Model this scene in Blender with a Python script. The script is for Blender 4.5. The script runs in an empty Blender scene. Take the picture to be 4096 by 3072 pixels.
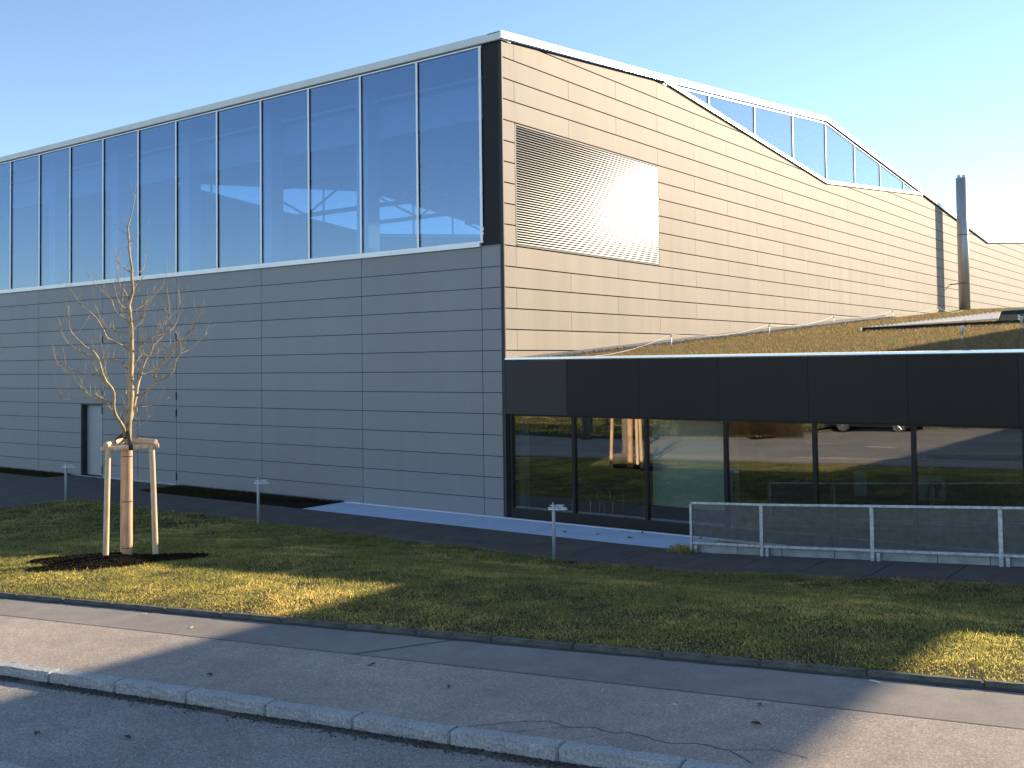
import bpy, bmesh, math, random
import numpy as np
from mathutils import Vector, Matrix
random.seed(7); rng = np.random.default_rng(11)
SC = bpy.context.scene
COL = SC.collection
R_ = math.radians

# ------------------------------------------------------------------ camera
F_, CX, CY = 4171.69, 1978.64, 1309.95
CAM = Vector((14.6811, -19.7288, 3.6367))
CR = Vector((0.79622395, 0.60488005, -0.01214698))
CU = Vector((0.03021652, -0.01970646, 0.9993491))
CF = Vector((-0.60424696, 0.79607272, 0.03396813))
cd = bpy.data.cameras.new('camera'); cam = bpy.data.objects.new('camera', cd); COL.objects.link(cam)
M = Matrix((( CR.x, CU.x, -CF.x, CAM.x), (CR.y, CU.y, -CF.y, CAM.y), (CR.z, CU.z, -CF.z, CAM.z), (0, 0, 0, 1)))
cam.matrix_world = M
cd.sensor_width = 36; cd.lens = F_/4096*36
cd.shift_x = (2048-CX)/4096; cd.shift_y = (CY-1536)/4096
cd.clip_start = .1; cd.clip_end = 2000
SC.camera = cam

# ------------------------------------------------------------------ sky, sun, exposure
SUN = Vector((0.356, 0.875, 0.329)).normalized()
W = bpy.data.worlds.new('World'); SC.world = W; W.use_nodes = True
nt = W.node_tree; bg = nt.nodes['Background']
sk = nt.nodes.new('ShaderNodeTexSky'); sk.sky_type = 'NISHITA'; sk.sun_disc = False
sk.sun_elevation = math.asin(SUN.z); sk.sun_rotation = math.atan2(SUN.x, SUN.y)
sk.altitude = 1200; sk.air_density = 1.0; sk.dust_density = 0.04; sk.ozone_density = 1.8
nt.links.new(sk.outputs[0], bg.inputs[0]); bg.inputs[1].default_value = 0.11
sl = bpy.data.lights.new('sun', 'SUN'); sl.energy = 5.0; sl.angle = R_(0.55); sl.color = (1.0, 0.83, 0.60)
so = bpy.data.objects.new('sun', sl); COL.objects.link(so)
so.rotation_euler = SUN.to_track_quat('Z', 'Y').to_euler(); so.location = (20, 30, 30)
SC.view_settings.view_transform = 'Standard'; SC.view_settings.look = 'None'
SC.view_settings.exposure = 1.2; SC.view_settings.gamma = 1
SC.render.engine = 'CYCLES'
SC.render.resolution_x = 1024; SC.render.resolution_y = 768
SC.cycles.max_bounces = 10; SC.cycles.transparent_max_bounces = 24; SC.cycles.glossy_bounces = 5
SC.cycles.sample_clamp_indirect = 6

# ------------------------------------------------------------------ helpers
def tag(o, label=None, cat=None, group=None, kind=None):
    if label: o['label'] = label
    if cat: o['category'] = cat
    if group: o['group'] = group
    if kind: o['kind'] = kind
    return o
def empty(name, loc=(0, 0, 0), rz=0.0):
    o = bpy.data.objects.new(name, None); COL.objects.link(o); o.location = loc; o.rotation_euler.z = rz
    o.empty_display_size = .2
    return o
class MB:
    def __init__(s): s.v = []; s.f = []
    def face(s, *pts):
        n = len(s.v); s.v += [tuple(p) for p in pts]; s.f.append(tuple(range(n, n+len(pts))))
    def hexa(s, p):      # p: 4 bottom ccw (from top) + 4 top
        n = len(s.v); s.v += [tuple(q) for q in p]
        for q in ((3, 2, 1, 0), (4, 5, 6, 7), (0, 1, 5, 4), (1, 2, 6, 5), (2, 3, 7, 6), (3, 0, 4, 7)):
            s.f.append(tuple(n+i for i in q))
    def box(s, x0, x1, y0, y1, z0, z1):
        s.hexa([(x0, y0, z0), (x1, y0, z0), (x1, y1, z0), (x0, y1, z0), (x0, y0, z1), (x1, y0, z1), (x1, y1, z1), (x0, y1, z1)])
    def prism(s, pts, off):     # polygon + offset vector
        n = len(s.v); k = len(pts); o = Vector(off)
        s.v += [tuple(p) for p in pts] + [tuple(Vector(p)+o) for p in pts]
        s.f.append(tuple(range(n+k-1, n-1, -1))); s.f.append(tuple(range(n+k, n+2*k)))
        for i in range(k):
            j = (i+1) % k; s.f.append((n+i, n+j, n+k+j, n+k+i))
    def tube(s, pts, rad, n=6, cap=True):
        pts = [Vector(p) for p in pts]
        if not hasattr(rad, '__len__'): rad = [rad]*len(pts)
        base = len(s.v); prev = None
        for i, p in enumerate(pts):
            a = pts[max(i-1, 0)]; b = pts[min(i+1, len(pts)-1)]
            t = (b-a).normalized()
            if prev is None:
                u = t.orthogonal().normalized()
            else:
                u = (prev - t*prev.dot(t))
                u = u.normalized() if u.length > 1e-6 else t.orthogonal().normalized()
            prev = u; w = t.cross(u)
            for k in range(n):
                a_ = 2*math.pi*k/n
                s.v.append(tuple(p+(u*math.cos(a_)+w*math.sin(a_))*rad[i]))
        for i in range(len(pts)-1):
            for k in range(n):
                k2 = (k+1) % n
                s.f.append((base+i*n+k, base+i*n+k2, base+(i+1)*n+k2, base+(i+1)*n+k))
        if cap:
            s.f.append(tuple(base+k for k in range(n-1, -1, -1)))
            e = base+(len(pts)-1)*n; s.f.append(tuple(e+k for k in range(n)))
    def build(s, name, mat, parent=None, smooth=False, bevel=0, seg=2):
        me = bpy.data.meshes.new(name); me.from_pydata(s.v, [], s.f); me.update()
        o = bpy.data.objects.new(name, me); COL.objects.link(o)
        if mat: me.materials.append(mat)
        if parent: o.parent = parent
        if smooth: me.polygons.foreach_set('use_smooth', [True]*len(me.polygons))
        if bevel:
            b = o.modifiers.new('bevel', 'BEVEL'); b.width = bevel; b.segments = seg; b.limit_method = 'ANGLE'
        return o
def copy_tree(o, parent=None):
    c = o.copy(); COL.objects.link(c)
    if parent: c.parent = parent
    for ch in [x for x in bpy.data.objects if x.parent == o]: copy_tree(ch, c)
    return c
def np_mesh(name, V, Fi, mat, parent=None):     # triangles or quads from arrays
    me = bpy.data.meshes.new(name); V = np.asarray(V, np.float32); Fi = np.asarray(Fi, np.int32)
    me.vertices.add(len(V)); me.vertices.foreach_set('co', V.ravel())
    k = Fi.shape[1]; me.loops.add(Fi.size); me.loops.foreach_set('vertex_index', Fi.ravel())
    me.polygons.add(len(Fi)); me.polygons.foreach_set('loop_start', np.arange(0, Fi.size, k, dtype=np.int32))
    me.polygons.foreach_set('loop_total', np.full(len(Fi), k, np.int32))
    me.update(calc_edges=True); me.materials.append(mat)
    o = bpy.data.objects.new(name, me); COL.objects.link(o)
    if parent: o.parent = parent
    return o

# ------------------------------------------------------------------ materials
class NM:
    def __init__(s, name):
        s.m = bpy.data.materials.new(name); s.m.use_nodes = True; s.t = s.m.node_tree
        s.b = s.t.nodes['Principled BSDF']; s.out = s.t.nodes['Material Output']
        s.tc = None
    def n(s, typ, **kw):
        d = s.t.nodes.new(typ)
        for k, v in kw.items(): setattr(d, k, v)
        return d
    def l(s, a, b): s.t.links.new(a, b)
    def coord(s, scale=(1, 1, 1), which='Object'):
        if not s.tc: s.tc = s.n('ShaderNodeTexCoord')
        mp = s.n('ShaderNodeMapping'); mp.inputs['Scale'].default_value = scale
        s.l(s.tc.outputs[which], mp.inputs[0]); return mp.outputs[0]
    def noise(s, scale, detail=3, rough=.55, mscale=(1, 1, 1)):
        d = s.n('ShaderNodeTexNoise'); d.inputs['Scale'].default_value = scale
        d.inputs['Detail'].default_value = detail; d.inputs['Roughness'].default_value = rough
        s.l(s.coord(mscale), d.inputs['Vector']); return d.outputs[0]
    def ramp(s, fac, stops):
        r = s.n('ShaderNodeValToRGB'); e = r.color_ramp.elements
        while len(e) < len(stops): e.new(.5)
        for el, (p, c) in zip(e, stops):
            el.position = p; el.color = (*c, 1) if len(c) == 3 else c
        s.l(fac, r.inputs[0]); return r.outputs[0]
    def mix(s, fac, a, b, mode='MIX'):
        d = s.n('ShaderNodeMix', data_type='RGBA', blend_type=mode)
        for i, x in ((0, fac), (6, a), (7, b)):
            if hasattr(x, 'node'): s.l(x, d.inputs[i])
            elif i == 0: d.inputs[0].default_value = x
            else: d.inputs[i].default_value = (*x, 1)
        return d.outputs[2]
    def math(s, op, a, b=None, c=None):
        d = s.n('ShaderNodeMath', operation=op)
        for i, x in enumerate((a, b, c)):
            if x is None: continue
            if hasattr(x, 'node'): s.l(x, d.inputs[i])
            else: d.inputs[i].default_value = x
        return d.outputs[0]
    def island(s): return s.n('ShaderNodeNewGeometry').outputs['Random Per Island']
    def bump(s, h, strength=.3, dist=.01):
        d = s.n('ShaderNodeBump'); d.inputs['Strength'].default_value = strength; d.inputs['Distance'].default_value = dist
        s.l(h, d.inputs['Height']); s.l(d.outputs[0], s.b.inputs['Normal'])
    def set(s, **kw):
        for k, v in kw.items():
            i = s.b.inputs[k.replace('_', ' ')]
            if hasattr(v, 'node'): s.l(v, i)
            elif hasattr(v, '__len__') and len(v) == 3: i.default_value = (*v, 1)
            else: i.default_value = v
        return s
def plain(name, col, rough=.6, metal=0.0, var=.12, scale=3.0, spec=.5, bump=0):
    m = NM(name)
    f = m.noise(scale, 4)
    a = tuple(c*(1-var) for c in col); b = tuple(min(1, c*(1+var)) for c in col)
    m.set(Base_Color=m.ramp(f, [(.3, a), (.7, b)]), Roughness=rough, Metallic=metal)
    m.b.inputs['Specular IOR Level'].default_value = spec
    if bump: m.bump(m.noise(scale*6, 4), bump, .004)
    return m.m

def cladding(name, col, rough, metal, var, streak):
    m = NM(name)
    isl = m.island()
    st = m.noise(1.0, 5, .6, (1.6, 1.6, .12))
    fine = m.noise(60, 2, .5)
    c1 = m.ramp(isl, [(0, tuple(c*(1-var) for c in col)), (1, tuple(c*(1+var) for c in col))])
    c2 = m.ramp(st, [(.3, (1-streak,)*3), (.72, (1+streak*.6,)*3)])
    c3 = m.mix(1.0, c1, c2, 'MULTIPLY')
    m.set(Base_Color=c3, Roughness=m.math('MULTIPLY_ADD', fine, .12, rough-.06), Metallic=metal)
    und = m.noise(1.0, 3, .5, (1.1, 1.1, .5))
    h = m.math('MULTIPLY_ADD', isl, .6, und)
    m.bump(h, .22, .03)
    return m.m
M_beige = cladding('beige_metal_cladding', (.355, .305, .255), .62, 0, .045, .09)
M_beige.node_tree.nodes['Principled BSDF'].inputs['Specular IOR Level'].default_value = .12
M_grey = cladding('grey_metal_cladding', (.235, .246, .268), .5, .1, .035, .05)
M_fascia = cladding('anthracite_panel', (.037, .033, .031), .7, 0, .06, .05)
M_fascia.node_tree.nodes['Principled BSDF'].inputs['Specular IOR Level'].default_value = .15
M_fascia2 = cladding('dark_grey_panel', (.062, .057, .055), .7, 0, .05, .05)
M_fascia2.node_tree.nodes['Principled BSDF'].inputs['Specular IOR Level'].default_value = .2
M_black = plain('black_joint_backing', (.012, .011, .010), .8)
M_darkmetal = plain('dark_grey_coated_metal', (.040, .040, .042), .55, 0, .12, 3, .3)
M_corner = plain('charcoal_corner_panel', (.028, .029, .031), .7, 0, .08, 2, .2)
M_white = plain('white_coated_aluminium', (.74, .76, .78), .38, .25, .05, 1.5)
M_alu = plain('grey_aluminium_coping', (.66, .67, .65), .5, .15, .06, 2.0)
M_aluS = plain('bright_aluminium_coping', (.80, .79, .76), .2, .9, .05, 2.0)
M_steel = None
def steel(name, col, rough, var=.2, sc=8):
    m = NM(name); f = m.noise(sc, 5); g = m.noise(45, 3)
    m.set(Base_Color=m.ramp(f, [(.3, tuple(c*(1-var) for c in col)), (.7, tuple(c*(1+var) for c in col))]),
          Roughness=m.math('MULTIPLY_ADD', g, .2, rough-.1), Metallic=.85)
    m.bump(m.noise(25, 3), .08, .004)
    return m.m
M_galv = steel('galvanised_steel', (.50, .54, .58), .5, .28, 14)
M_wire = steel('dull_steel_wire', (.30, .31, .32), .6)
M_stain = steel('stainless_steel_flue', (.50, .49, .48), .46, .06, 2); M_stain.node_tree.nodes['Principled BSDF'].inputs['Metallic'].default_value = .6
M_slat = steel('aluminium_louvre_slat', (.24, .235, .23), .2, .05, 3); M_slat.node_tree.nodes['Principled BSDF'].inputs['Specular IOR Level'].default_value = .045; M_slat.node_tree.nodes['Principled BSDF'].inputs['Metallic'].default_value = 0
def glassmat(name, f0, tint, rough=0.0, gcol=(1, 1, 1), wave=.0):
    m = NM(name); t = m.t
    lw = m.n('ShaderNodeLayerWeight'); lw.inputs['Blend'].default_value = .5
    p = m.math('POWER', lw.outputs['Facing'], 5.0)
    fac = m.math('MULTIPLY_ADD', p, 1-f0, f0)
    tr = m.n('ShaderNodeBsdfTransparent'); tr.inputs[0].default_value = (*tint, 1)
    gl = m.n('ShaderNodeBsdfGlossy'); gl.inputs['Roughness'].default_value = rough; gl.inputs['Color'].default_value = (*gcol, 1)
    if wave:
        b = m.n('ShaderNodeBump'); b.inputs['Strength'].default_value = wave; b.inputs['Distance'].default_value = .01
        m.l(m.noise(.7, 1, .4), b.inputs['Height']); m.l(b.outputs[0], gl.inputs['Normal'])
    mx = m.n('ShaderNodeMixShader'); m.l(fac, mx.inputs[0]); m.l(tr.outputs[0], mx.inputs[1]); m.l(gl.outputs[0], mx.inputs[2])
    m.l(mx.outputs[0], m.out.inputs[0]); t.nodes.remove(m.b)
    return m.m
M_glassU = glassmat('solar_control_glass', .16, (.55, .70, .85), 0.0, (.66, .80, 1.0))
M_glassC = glassmat('clear_roof_glass', .30, (.80, .88, .92), 0, (.92, .96, 1))
M_glassL = glassmat('bronze_window_glass',   .24, (.74, .78, .76), 0.0, (1, .96, .90), .02)
M_conc = NM('pale_concrete')
def concrete(name, c0, c1, sc=2.0, rough=.85, speck=.15):
    m = NM(name); a = m.noise(sc, 6, .65); s2 = m.noise(70, 2, .7)
    c = m.ramp(a, [(.3, c0), (.7, c1)])
    m.set(Base_Color=m.mix(1.0, c, m.ramp(s2, [(.35, (1-speck,)*3), (.65, (1+speck,)*3)]), 'MULTIPLY'), Roughness=rough)
    m.bump(s2, .25, .004); return m.m
M_slab = concrete('sky_tinted_concrete_paving', (.42, .51, .65), (.54, .63, .77), 1.2)  # blue of the reflected sky is put into the slab colour
M_walk = concrete('dark_concrete_slabs', (.070, .055, .047), (.118, .094, .082), 1.6, .85, .25)
M_blockwall = concrete('weathered_concrete_block', (.24, .26, .25), (.45, .46, .44), 4)
M_edging = concrete('mossy_concrete_edging', (.055, .055, .046), (.16, .155, .135), 5, .9, .3)
def asphalt(name, c, speck, sc=1.0, warm=(1, 1, 1)):
    m = NM(name)
    big = m.noise(.35, 4, .6); mid = m.noise(3.0, 4, .6)
    v = m.n('ShaderNodeTexVoronoi'); v.inputs['Scale'].default_value = 58*sc; m.l(m.coord(), v.inputs['Vector'])
    v2 = m.n('ShaderNodeTexVoronoi'); v2.inputs['Scale'].default_value = 26*sc; m.l(m.coord(), v2.inputs['Vector'])
    sep = m.n('ShaderNodeSeparateColor'); m.l(v.outputs['Color'], sep.inputs[0])
    sep2 = m.n('ShaderNodeSeparateColor'); m.l(v2.outputs['Color'], sep2.inputs[0])
    base = m.ramp(big, [(.3, tuple(x*.80 for x in c)), (.7, tuple(x*1.14 for x in c))])
    b2 = m.mix(1.0, base, m.ramp(mid, [(.3, (.88,)*3), (.7, (1.1,)*3)]), 'MULTIPLY')
    sp = m.ramp(sep.outputs[0], [(0, (1-speck*.6,)*3), (.55, (1.0,)*3), (.86, (1+speck*.8,)*3), (1, (1+speck*2.2,)*3)])
    b3 = m.mix(1.0, b2, sp, 'MULTIPLY')
    sp2 = m.ramp(sep2.outputs[1], [(0, (1-speck*.45,)*3), (.5, (1.0,)*3), (1, (1+speck*.55,)*3)])
    m.set(Base_Color=m.mix(1.0, b3, sp2, 'MULTIPLY'), Roughness=.82)
    m.b.inputs['Specular IOR Level'].default_value = .35
    m.bump(sep.outputs[0], .35, .006); return m.m
M_asphalt = asphalt('worn_asphalt', (.365, .302, .252), .36, 2.4)
M_asphalt2 = asphalt('smooth_asphalt_strip', (.255, .224, .20), .16, 3.0)
M_road = asphalt('road_asphalt', (.275, .245, .222), .44, 2.2)
def granite():
    m = NM('rough_granite'); v = m.noise(38, 4, .8); b = m.noise(6, 4); big = m.noise(1.1, 3)
    c = m.ramp(v, [(.28, (.15, .155, .16)), (.5, (.40, .41, .42)), (.75, (.62, .62, .61))])
    m.set(Base_Color=m.mix(1.0, c, m.ramp(big, [(.3, (.8,)*3), (.7, (1.15, 1.13, 1.08))]), 'MULTIPLY'), Roughness=.8)
    h = m.math('ADD', v, m.math('MULTIPLY', b, 2.5)); m.bump(h, .8, .012); return m.m
M_granite = granite()
def soil(name, a, b, sc=9):
    m = NM(name); f = m.noise(sc, 6, .7); m.set(Base_Color=m.ramp(f, [(.3, a), (.72, b)]), Roughness=.95)
    m.b.inputs['Specular IOR Level'].default_value = .1
    m.bump(f, .8, .03); return m.m
M_soil = soil('lawn_soil', (.030, .026, .014), (.085, .075, .036))
M_mulch = soil('dark_bark_mulch', (.008, .006, .004), (.030, .021, .014), 40)
M_gravel = soil('dark_roof_gravel', (.05, .05, .052), (.35, .35, .36), 28)
M_ground = soil('rough_ground', (.05, .045, .028), (.10, .095, .05), .7)
def blades(name, greens, dry, drybias, nsc=.55, rough=.6, sp=.25, trans=.62, tint=(4.0, 3.55, 2.1, 1)):
    m = NM(name); isl = m.island(); n1 = m.noise(nsc, 4, .6); n2 = m.noise(2.6, 3, .6)
    g = m.ramp(isl, [(0, greens[0]), (.5, greens[1]), (1, greens[2])])
    d = m.ramp(isl, [(0, dry[0]), (1, dry[1])])
    f = m.math('ADD', m.math('MULTIPLY', n1, .62), m.math('MULTIPLY', n2, .38))
    # dry clumps: patches of straw, stronger with the per-blade random
    f2 = m.math('ADD', f, m.math('MULTIPLY', m.math('SUBTRACT', isl, .5), .16))
    k = m.ramp(f2, [(drybias, (0, 0, 0)), (drybias+.12, (1, 1, 1))])
    m.set(Base_Color=m.mix(k, g, d), Roughness=rough)
    m.b.inputs['Specular IOR Level'].default_value = sp
    tl = m.n('ShaderNodeBsdfTranslucent'); mx = m.n('ShaderNodeMixShader'); mx.inputs[0].default_value = trans
    hs = m.n('ShaderNodeMix', data_type='RGBA', blend_type='MULTIPLY'); hs.inputs[0].default_value = 1; m.l(m.mix(k, g, d), hs.inputs[6]); hs.inputs[7].default_value = tint
    m.l(hs.outputs[2], tl.inputs[0]); m.l(m.b.outputs[0], mx.inputs[1]); m.l(tl.outputs[0], mx.inputs[2]); m.l(mx.outputs[0], m.out.inputs[0])
    return m.m
M_grass = blades('grass_blades', [(.066, .084, .036), (.120, .132, .056), (.24, .225, .115)], [(.26, .205, .10), (.46, .38, .20)], .525)
M_straw = blades('straw_blades', [(.16, .16, .05), (.30, .25, .11), (.46, .36, .18)], [(.30, .22, .10), (.56, .44, .25)], .42)
M_sedum = blades('sedum_roof_plants', [(.10, .098, .042), (.20, .175, .085), (.36, .31, .17)], [(.15, .085, .05), (.36, .245, .155)], .48, 1.3, trans=.35, tint=(1.5, 1.4, 1.1, 1))
M_ivy = blades('dark_ground_cover_leaves', [(.010, .014, .008), (.020, .024, .012), (.034, .032, .018)], [(.02, .012, .008), (.035, .022, .014)], .5, 2.0)
M_twig = blades('brown_twigs', [(.05, .035, .025), (.09, .062, .042), (.14, .10, .07)], [(.07, .05, .03), (.12, .09, .06)], .5)
def bark():
    m = NM('young_bark'); f = m.noise(16, 5, .7, (1, 1, .35)); g = m.noise(3, 3)
    c = m.ramp(f, [(.3, (.13, .093, .048)), (.5, (.36, .265, .145)), (.75, (.58, .45, .26))])
    m.set(Base_Color=m.mix(1.0, c, m.ramp(g, [(.3, (.8,)*3), (.7, (1.15,)*3)]), 'MULTIPLY'), Roughness=.6)
    m.bump(f, .5, .006); return m.m
M_bark = bark()
M_bark2 = plain('grey_bark', (.17, .155, .135), .9, 0, .35, 9, .2, .6)
def wood(name, a, b, sx):
    m = NM(name); f = m.noise(5, 4, .6, (sx, sx, .5)); k = m.noise(3, 2, .5)
    c = m.ramp(f, [(.3, a), (.7, b)])
    m.set(Base_Color=m.mix(1.0, c, m.ramp(k, [(.3, (.85,)*3), (.6, (1.08,)*3)]), 'MULTIPLY'), Roughness=.65); m.bump(f, .3, .004); return m.m
M_stake = wood('peeled_wood_stake', (.54, .36, .215), (.78, .57, .38), 4)
M_reed = wood('reed_mat', (.30, .15, .08), (.78, .52, .33), 34)
M_strap = plain('black_rubber_strap', (.012, .012, .013), .55)
M_leaf = plain('brown_dead_leaf', (.10, .055, .025), .7, 0, .3, 20)
M_litter = plain('pale_litter', (.7, .7, .68), .6)
M_int = plain('interior_grey', (.055, .055, .055), .8)
M_intl = plain('interior_plaster', (.30, .30, .29), .85)
M_hallint = plain('hall_interior_grey', (.07, .075, .09), .8, 0, .1, .4)
M_hallbeam = plain('hall_beam_pale', (.40, .41, .42), .6, 0, .05, .5)
M_roofmetal = plain('roof_sheet', (.33, .34, .35), .5, .4, .1, 1)
M_blind = plain('grey_green_blind_fabric', (.62, .80, .74), .8, 0, .04, 2)
M_paint = plain('white_road_paint', (.62, .62, .58), .7, 0, .15, 8)
M_panel = plain('pale_collector_sheet', (.78, .70, .60), .7, 0, .05, 3, .2)
M_pipe_w = plain('white_pipe', (.7, .71, .72), .4)
M_tableglass = plain('green_edged_glass_top', (.16, .24, .22), .25)
M_chrome = plain('chrome_tube', (.6, .6, .6), .25, .9)
M_screen = plain('grey_partition_fabric', (.28, .29, .31), .8)
M_car = plain('dark_blue_car_paint', (.02, .022, .03), .25, .3)
M_tyre = plain('tyre_rubber', (.02, .02, .02), .8)
M_lampglass = plain('headlight_lens', (.75, .78, .8), .1)
M_render = plain('pale_rendered_wall', (.55, .53, .48), .85, 0, .1, 1)
M_pole = plain('pale_grey_pole_paint', (.50, .54, .58), .5, .2, .12, 6)
M_rope = plain('white_rope', (.72, .70, .66), .7)

# ------------------------------------------------------------------ terrain height
def sm(t): t = np.clip(t, 0, 1); return t*t*(3-2*t)
def zs(x): return .33+.035*np.clip(x, -14, 30)
def zw(x): return np.where(x > 6, .06*np.maximum(0, x-5.5), .03*sm((x-4.5)/1.5))
def Gn(x, y):
    x = np.asarray(x, float); y = np.asarray(y, float)
    t = sm((-3.7-y)/4.6); return zw(x)*(1-t)+zs(x)*t
def G(x, y): return float(Gn(x, y))
def hnoise(x, y, s, seed=0):
    x = np.asarray(x)*s; y = np.asarray(y)*s; xi = np.floor(x).astype(int); yi = np.floor(y).astype(int); fx = x-xi; fy = y-yi
    def h(a, b):
        n = (a*374761393+b*668265263+seed*974711) & 0x7fffffff
        n = ((n ^ (n >> 13))*1274126177) & 0x7fffffff
        return ((n ^ (n >> 16)) & 0xffff)/65535.
    fx = fx*fx*(3-2*fx); fy = fy*fy*(3-2*fy)
    return (h(xi, yi)*(1-fx)+h(xi+1, yi)*fx)*(1-fy)+(h(xi, yi+1)*(1-fx)+h(xi+1, yi+1)*fx)*fy
def fbm(x, y, s, seed=0): return hnoise(x, y, s, seed)*.55+hnoise(x, y, s*2.1, seed+1)*.3+hnoise(x, y, s*4.3, seed+2)*.15
def strip(name, mat, xs, ylo, yhi, ny, dz, kind='structure', zf=Gn, bump=0):
    X = np.asarray(xs, float); lo = np.array([ylo(x) for x in X]); hi = np.array([yhi(x) for x in X])
    T = np.linspace(0, 1, ny+1); XX = np.repeat(X[:, None], ny+1, 1); YY = lo[:, None]+(hi-lo)[:, None]*T
    ZZ = zf(XX, YY)+dz
    if bump: ZZ = ZZ+bump*(fbm(XX, YY, 1.3, 5)-.5)
    V = np.stack([XX, YY, ZZ], -1).reshape(-1, 3); n = len(X); k = ny+1
    i, j = np.meshgrid(np.arange(n-1), np.arange(ny), indexing='ij'); a = (i*k+j).ravel()
    o = np_mesh(name, V, np.stack([a, a+k, a+k+1, a+1], 1), mat)
    o.data.polygons.foreach_set('use_smooth', [True]*len(o.data.polygons))
    if kind: tag(o, kind=kind)
    return o
xs_f = np.concatenate([np.arange(-30, -14, 1.0), np.arange(-14, 20.01, .5), np.arange(21, 46, 2.0)])
y_edge_b = lambda x: -11.63+.157*x       # lawn side of edging
y_edge_f = lambda x: y_edge_b(x)-.09
y_seam = lambda x: -12.62+.143*x
y_kerb_b = lambda x: -14.24+.143*x
y_kerb_f = lambda x: y_kerb_b(x)-.16
y_k2b = lambda x: -16.45+.150*x
y_far = lambda x: float(np.interp(x, [-40, -4.2, -2.8, 8, 20, 46], [-29.3, -24.2, -32.5, -33, -33, -33]))
# far ground sheet to the horizon, below everything
gx_ = np.concatenate([[-900, -300, -120, -60], np.arange(-40, 41, 4.0), [60, 120, 300, 900]])
XX, YY = np.meshgrid(gx_, gx_, indexing='ij'); ZZ = np.where(YY < -3, Gn(XX, YY)-.42, -.45)
n_ = len(gx_); i, j = np.meshgrid(np.arange(n_-1), np.arange(n_-1), indexing='ij'); a = (i*n_+j).ravel()
tag(np_mesh('ground', np.stack([XX, YY, ZZ], -1).reshape(-1, 3), np.stack([a, a+n_, a+n_+1, a+1], 1), M_ground), kind='structure')
def lawn_hi(x): return np.interp(x, [-30, -14, -12.6, -12.35, -12.0, -10.7, -4, 5, 7, 9.5, 11.6, 46], [-6.2, -6.0, -5.6, -3.95, -3.58, -3.5, -3.56, -3.5, -3.45, -3.28, -3.25, -3.2])
strip('lawn', M_soil, xs_f, y_edge_b, lawn_hi, 18, 0.0, bump=.05)
strip('footpath', M_asphalt, xs_f, y_kerb_b, y_seam, 4, -.03)
strip('footpath_strip', M_asphalt2, xs_f, y_seam, y_edge_f, 3, -.034)
strip('road', M_road, xs_f, lambda x: y_k2b(x)-.0, y_kerb_f, 6, -.13)
strip('road', M_road, xs_f, y_far, lambda x: y_k2b(x), 8, -.13)
far_lawn = strip('far_verge', M_soil, xs_f, lambda x: -60, y_far, 14, -.02, zf=lambda x, y: Gn(x, y)+.03*np.maximum(0, -26-y), bump=.2)
# dark slab walkway (ramps up to the right), pale slabs along the glass front
jx = []
def slabs(name, mat, x0, x1, lx, y0, y1, th, zf, gap=.018, skew=0):
    mb = MB(); x = x0
    while x < x1-.01:
        b = min(x+lx, x1)
        mb.hexa([(x, y0, zf(x)-th), (b-gap, y0, zf(b)-th), (b-gap, y1, zf(b)-th), (x, y1, zf(x)-th), (x, y0, zf(x)), (b-gap, y0, zf(b)), (b-gap, y1, zf(b)), (x, y1, zf(x))])
        x = b
    return tag(mb.build(name, mat), kind='structure')
zwf = lambda x: float(zw(x))
slabs('walkway', M_walk, -13.0+1.1, 25, 1.12, -3.05, -1.562, .2, lambda x: zwf(x)+.004)
slabs('walkway_border', M_walk, -12.2, 25, 2.24, -3.62, -3.06, .2, lambda x: zwf(x)+.001)
mb = MB(); mb.box(-30, -12.2, -6.3, -1.0, -.2, 0.0); mb.box(-12.2, -11.9, -3.05, -1.0, -.2, 0.002); mb.box(-18.4, -12.5, -.999, -.03, -.2, 0.003)
tag(mb.build('yard_paving', M_walk), kind='structure')
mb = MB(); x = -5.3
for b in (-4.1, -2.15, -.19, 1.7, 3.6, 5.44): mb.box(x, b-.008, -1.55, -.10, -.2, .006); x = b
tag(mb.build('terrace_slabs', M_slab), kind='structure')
mb = MB(); mb.box(-5.3, 6.8, -.098, -.012, -.2, .022); tag(mb.build('drainage_kerb', M_white), kind='structure')
# planting strip soil
mb = MB(); mb.box(-12.45, -5.31, -1.56, -.03, -.25, -.03); mb.box(-30, -18.41, -.999, -.03, -.25, -.02); tag(mb.build('planting_bed', M_mulch), kind='structure')
# sunken courtyard behind the low wall
mb = MB(); mb.box(5.45, 24, -1.56, -.10, -.2, -.01); tag(mb.build('courtyard_lawn', M_soil), kind='structure')

# ------------------------------------------------------------------ big hall
hall = tag(empty('sports_hall'), 'tall hall clad in grey and beige metal with blue tinted windows and a zigzag roofline', 'building')
Z0 = 3.43; m_ = .5
HL = -25.5
GAP = .007
def prof_up(y):   return float(np.interp(y, [-.06, 8.09, 22.06, 36.1, 50.45, 64], [11.34, 12.02, 13.30, 12.0, 10.73, 11.87]))
def prof_lo(y):   return float(np.interp(y, [-.06, 8.09, 21.98, 36.13, 50.45, 64], [11.34, 12.02, 10.76, 12.0, 10.73, 11.87]))
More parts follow.
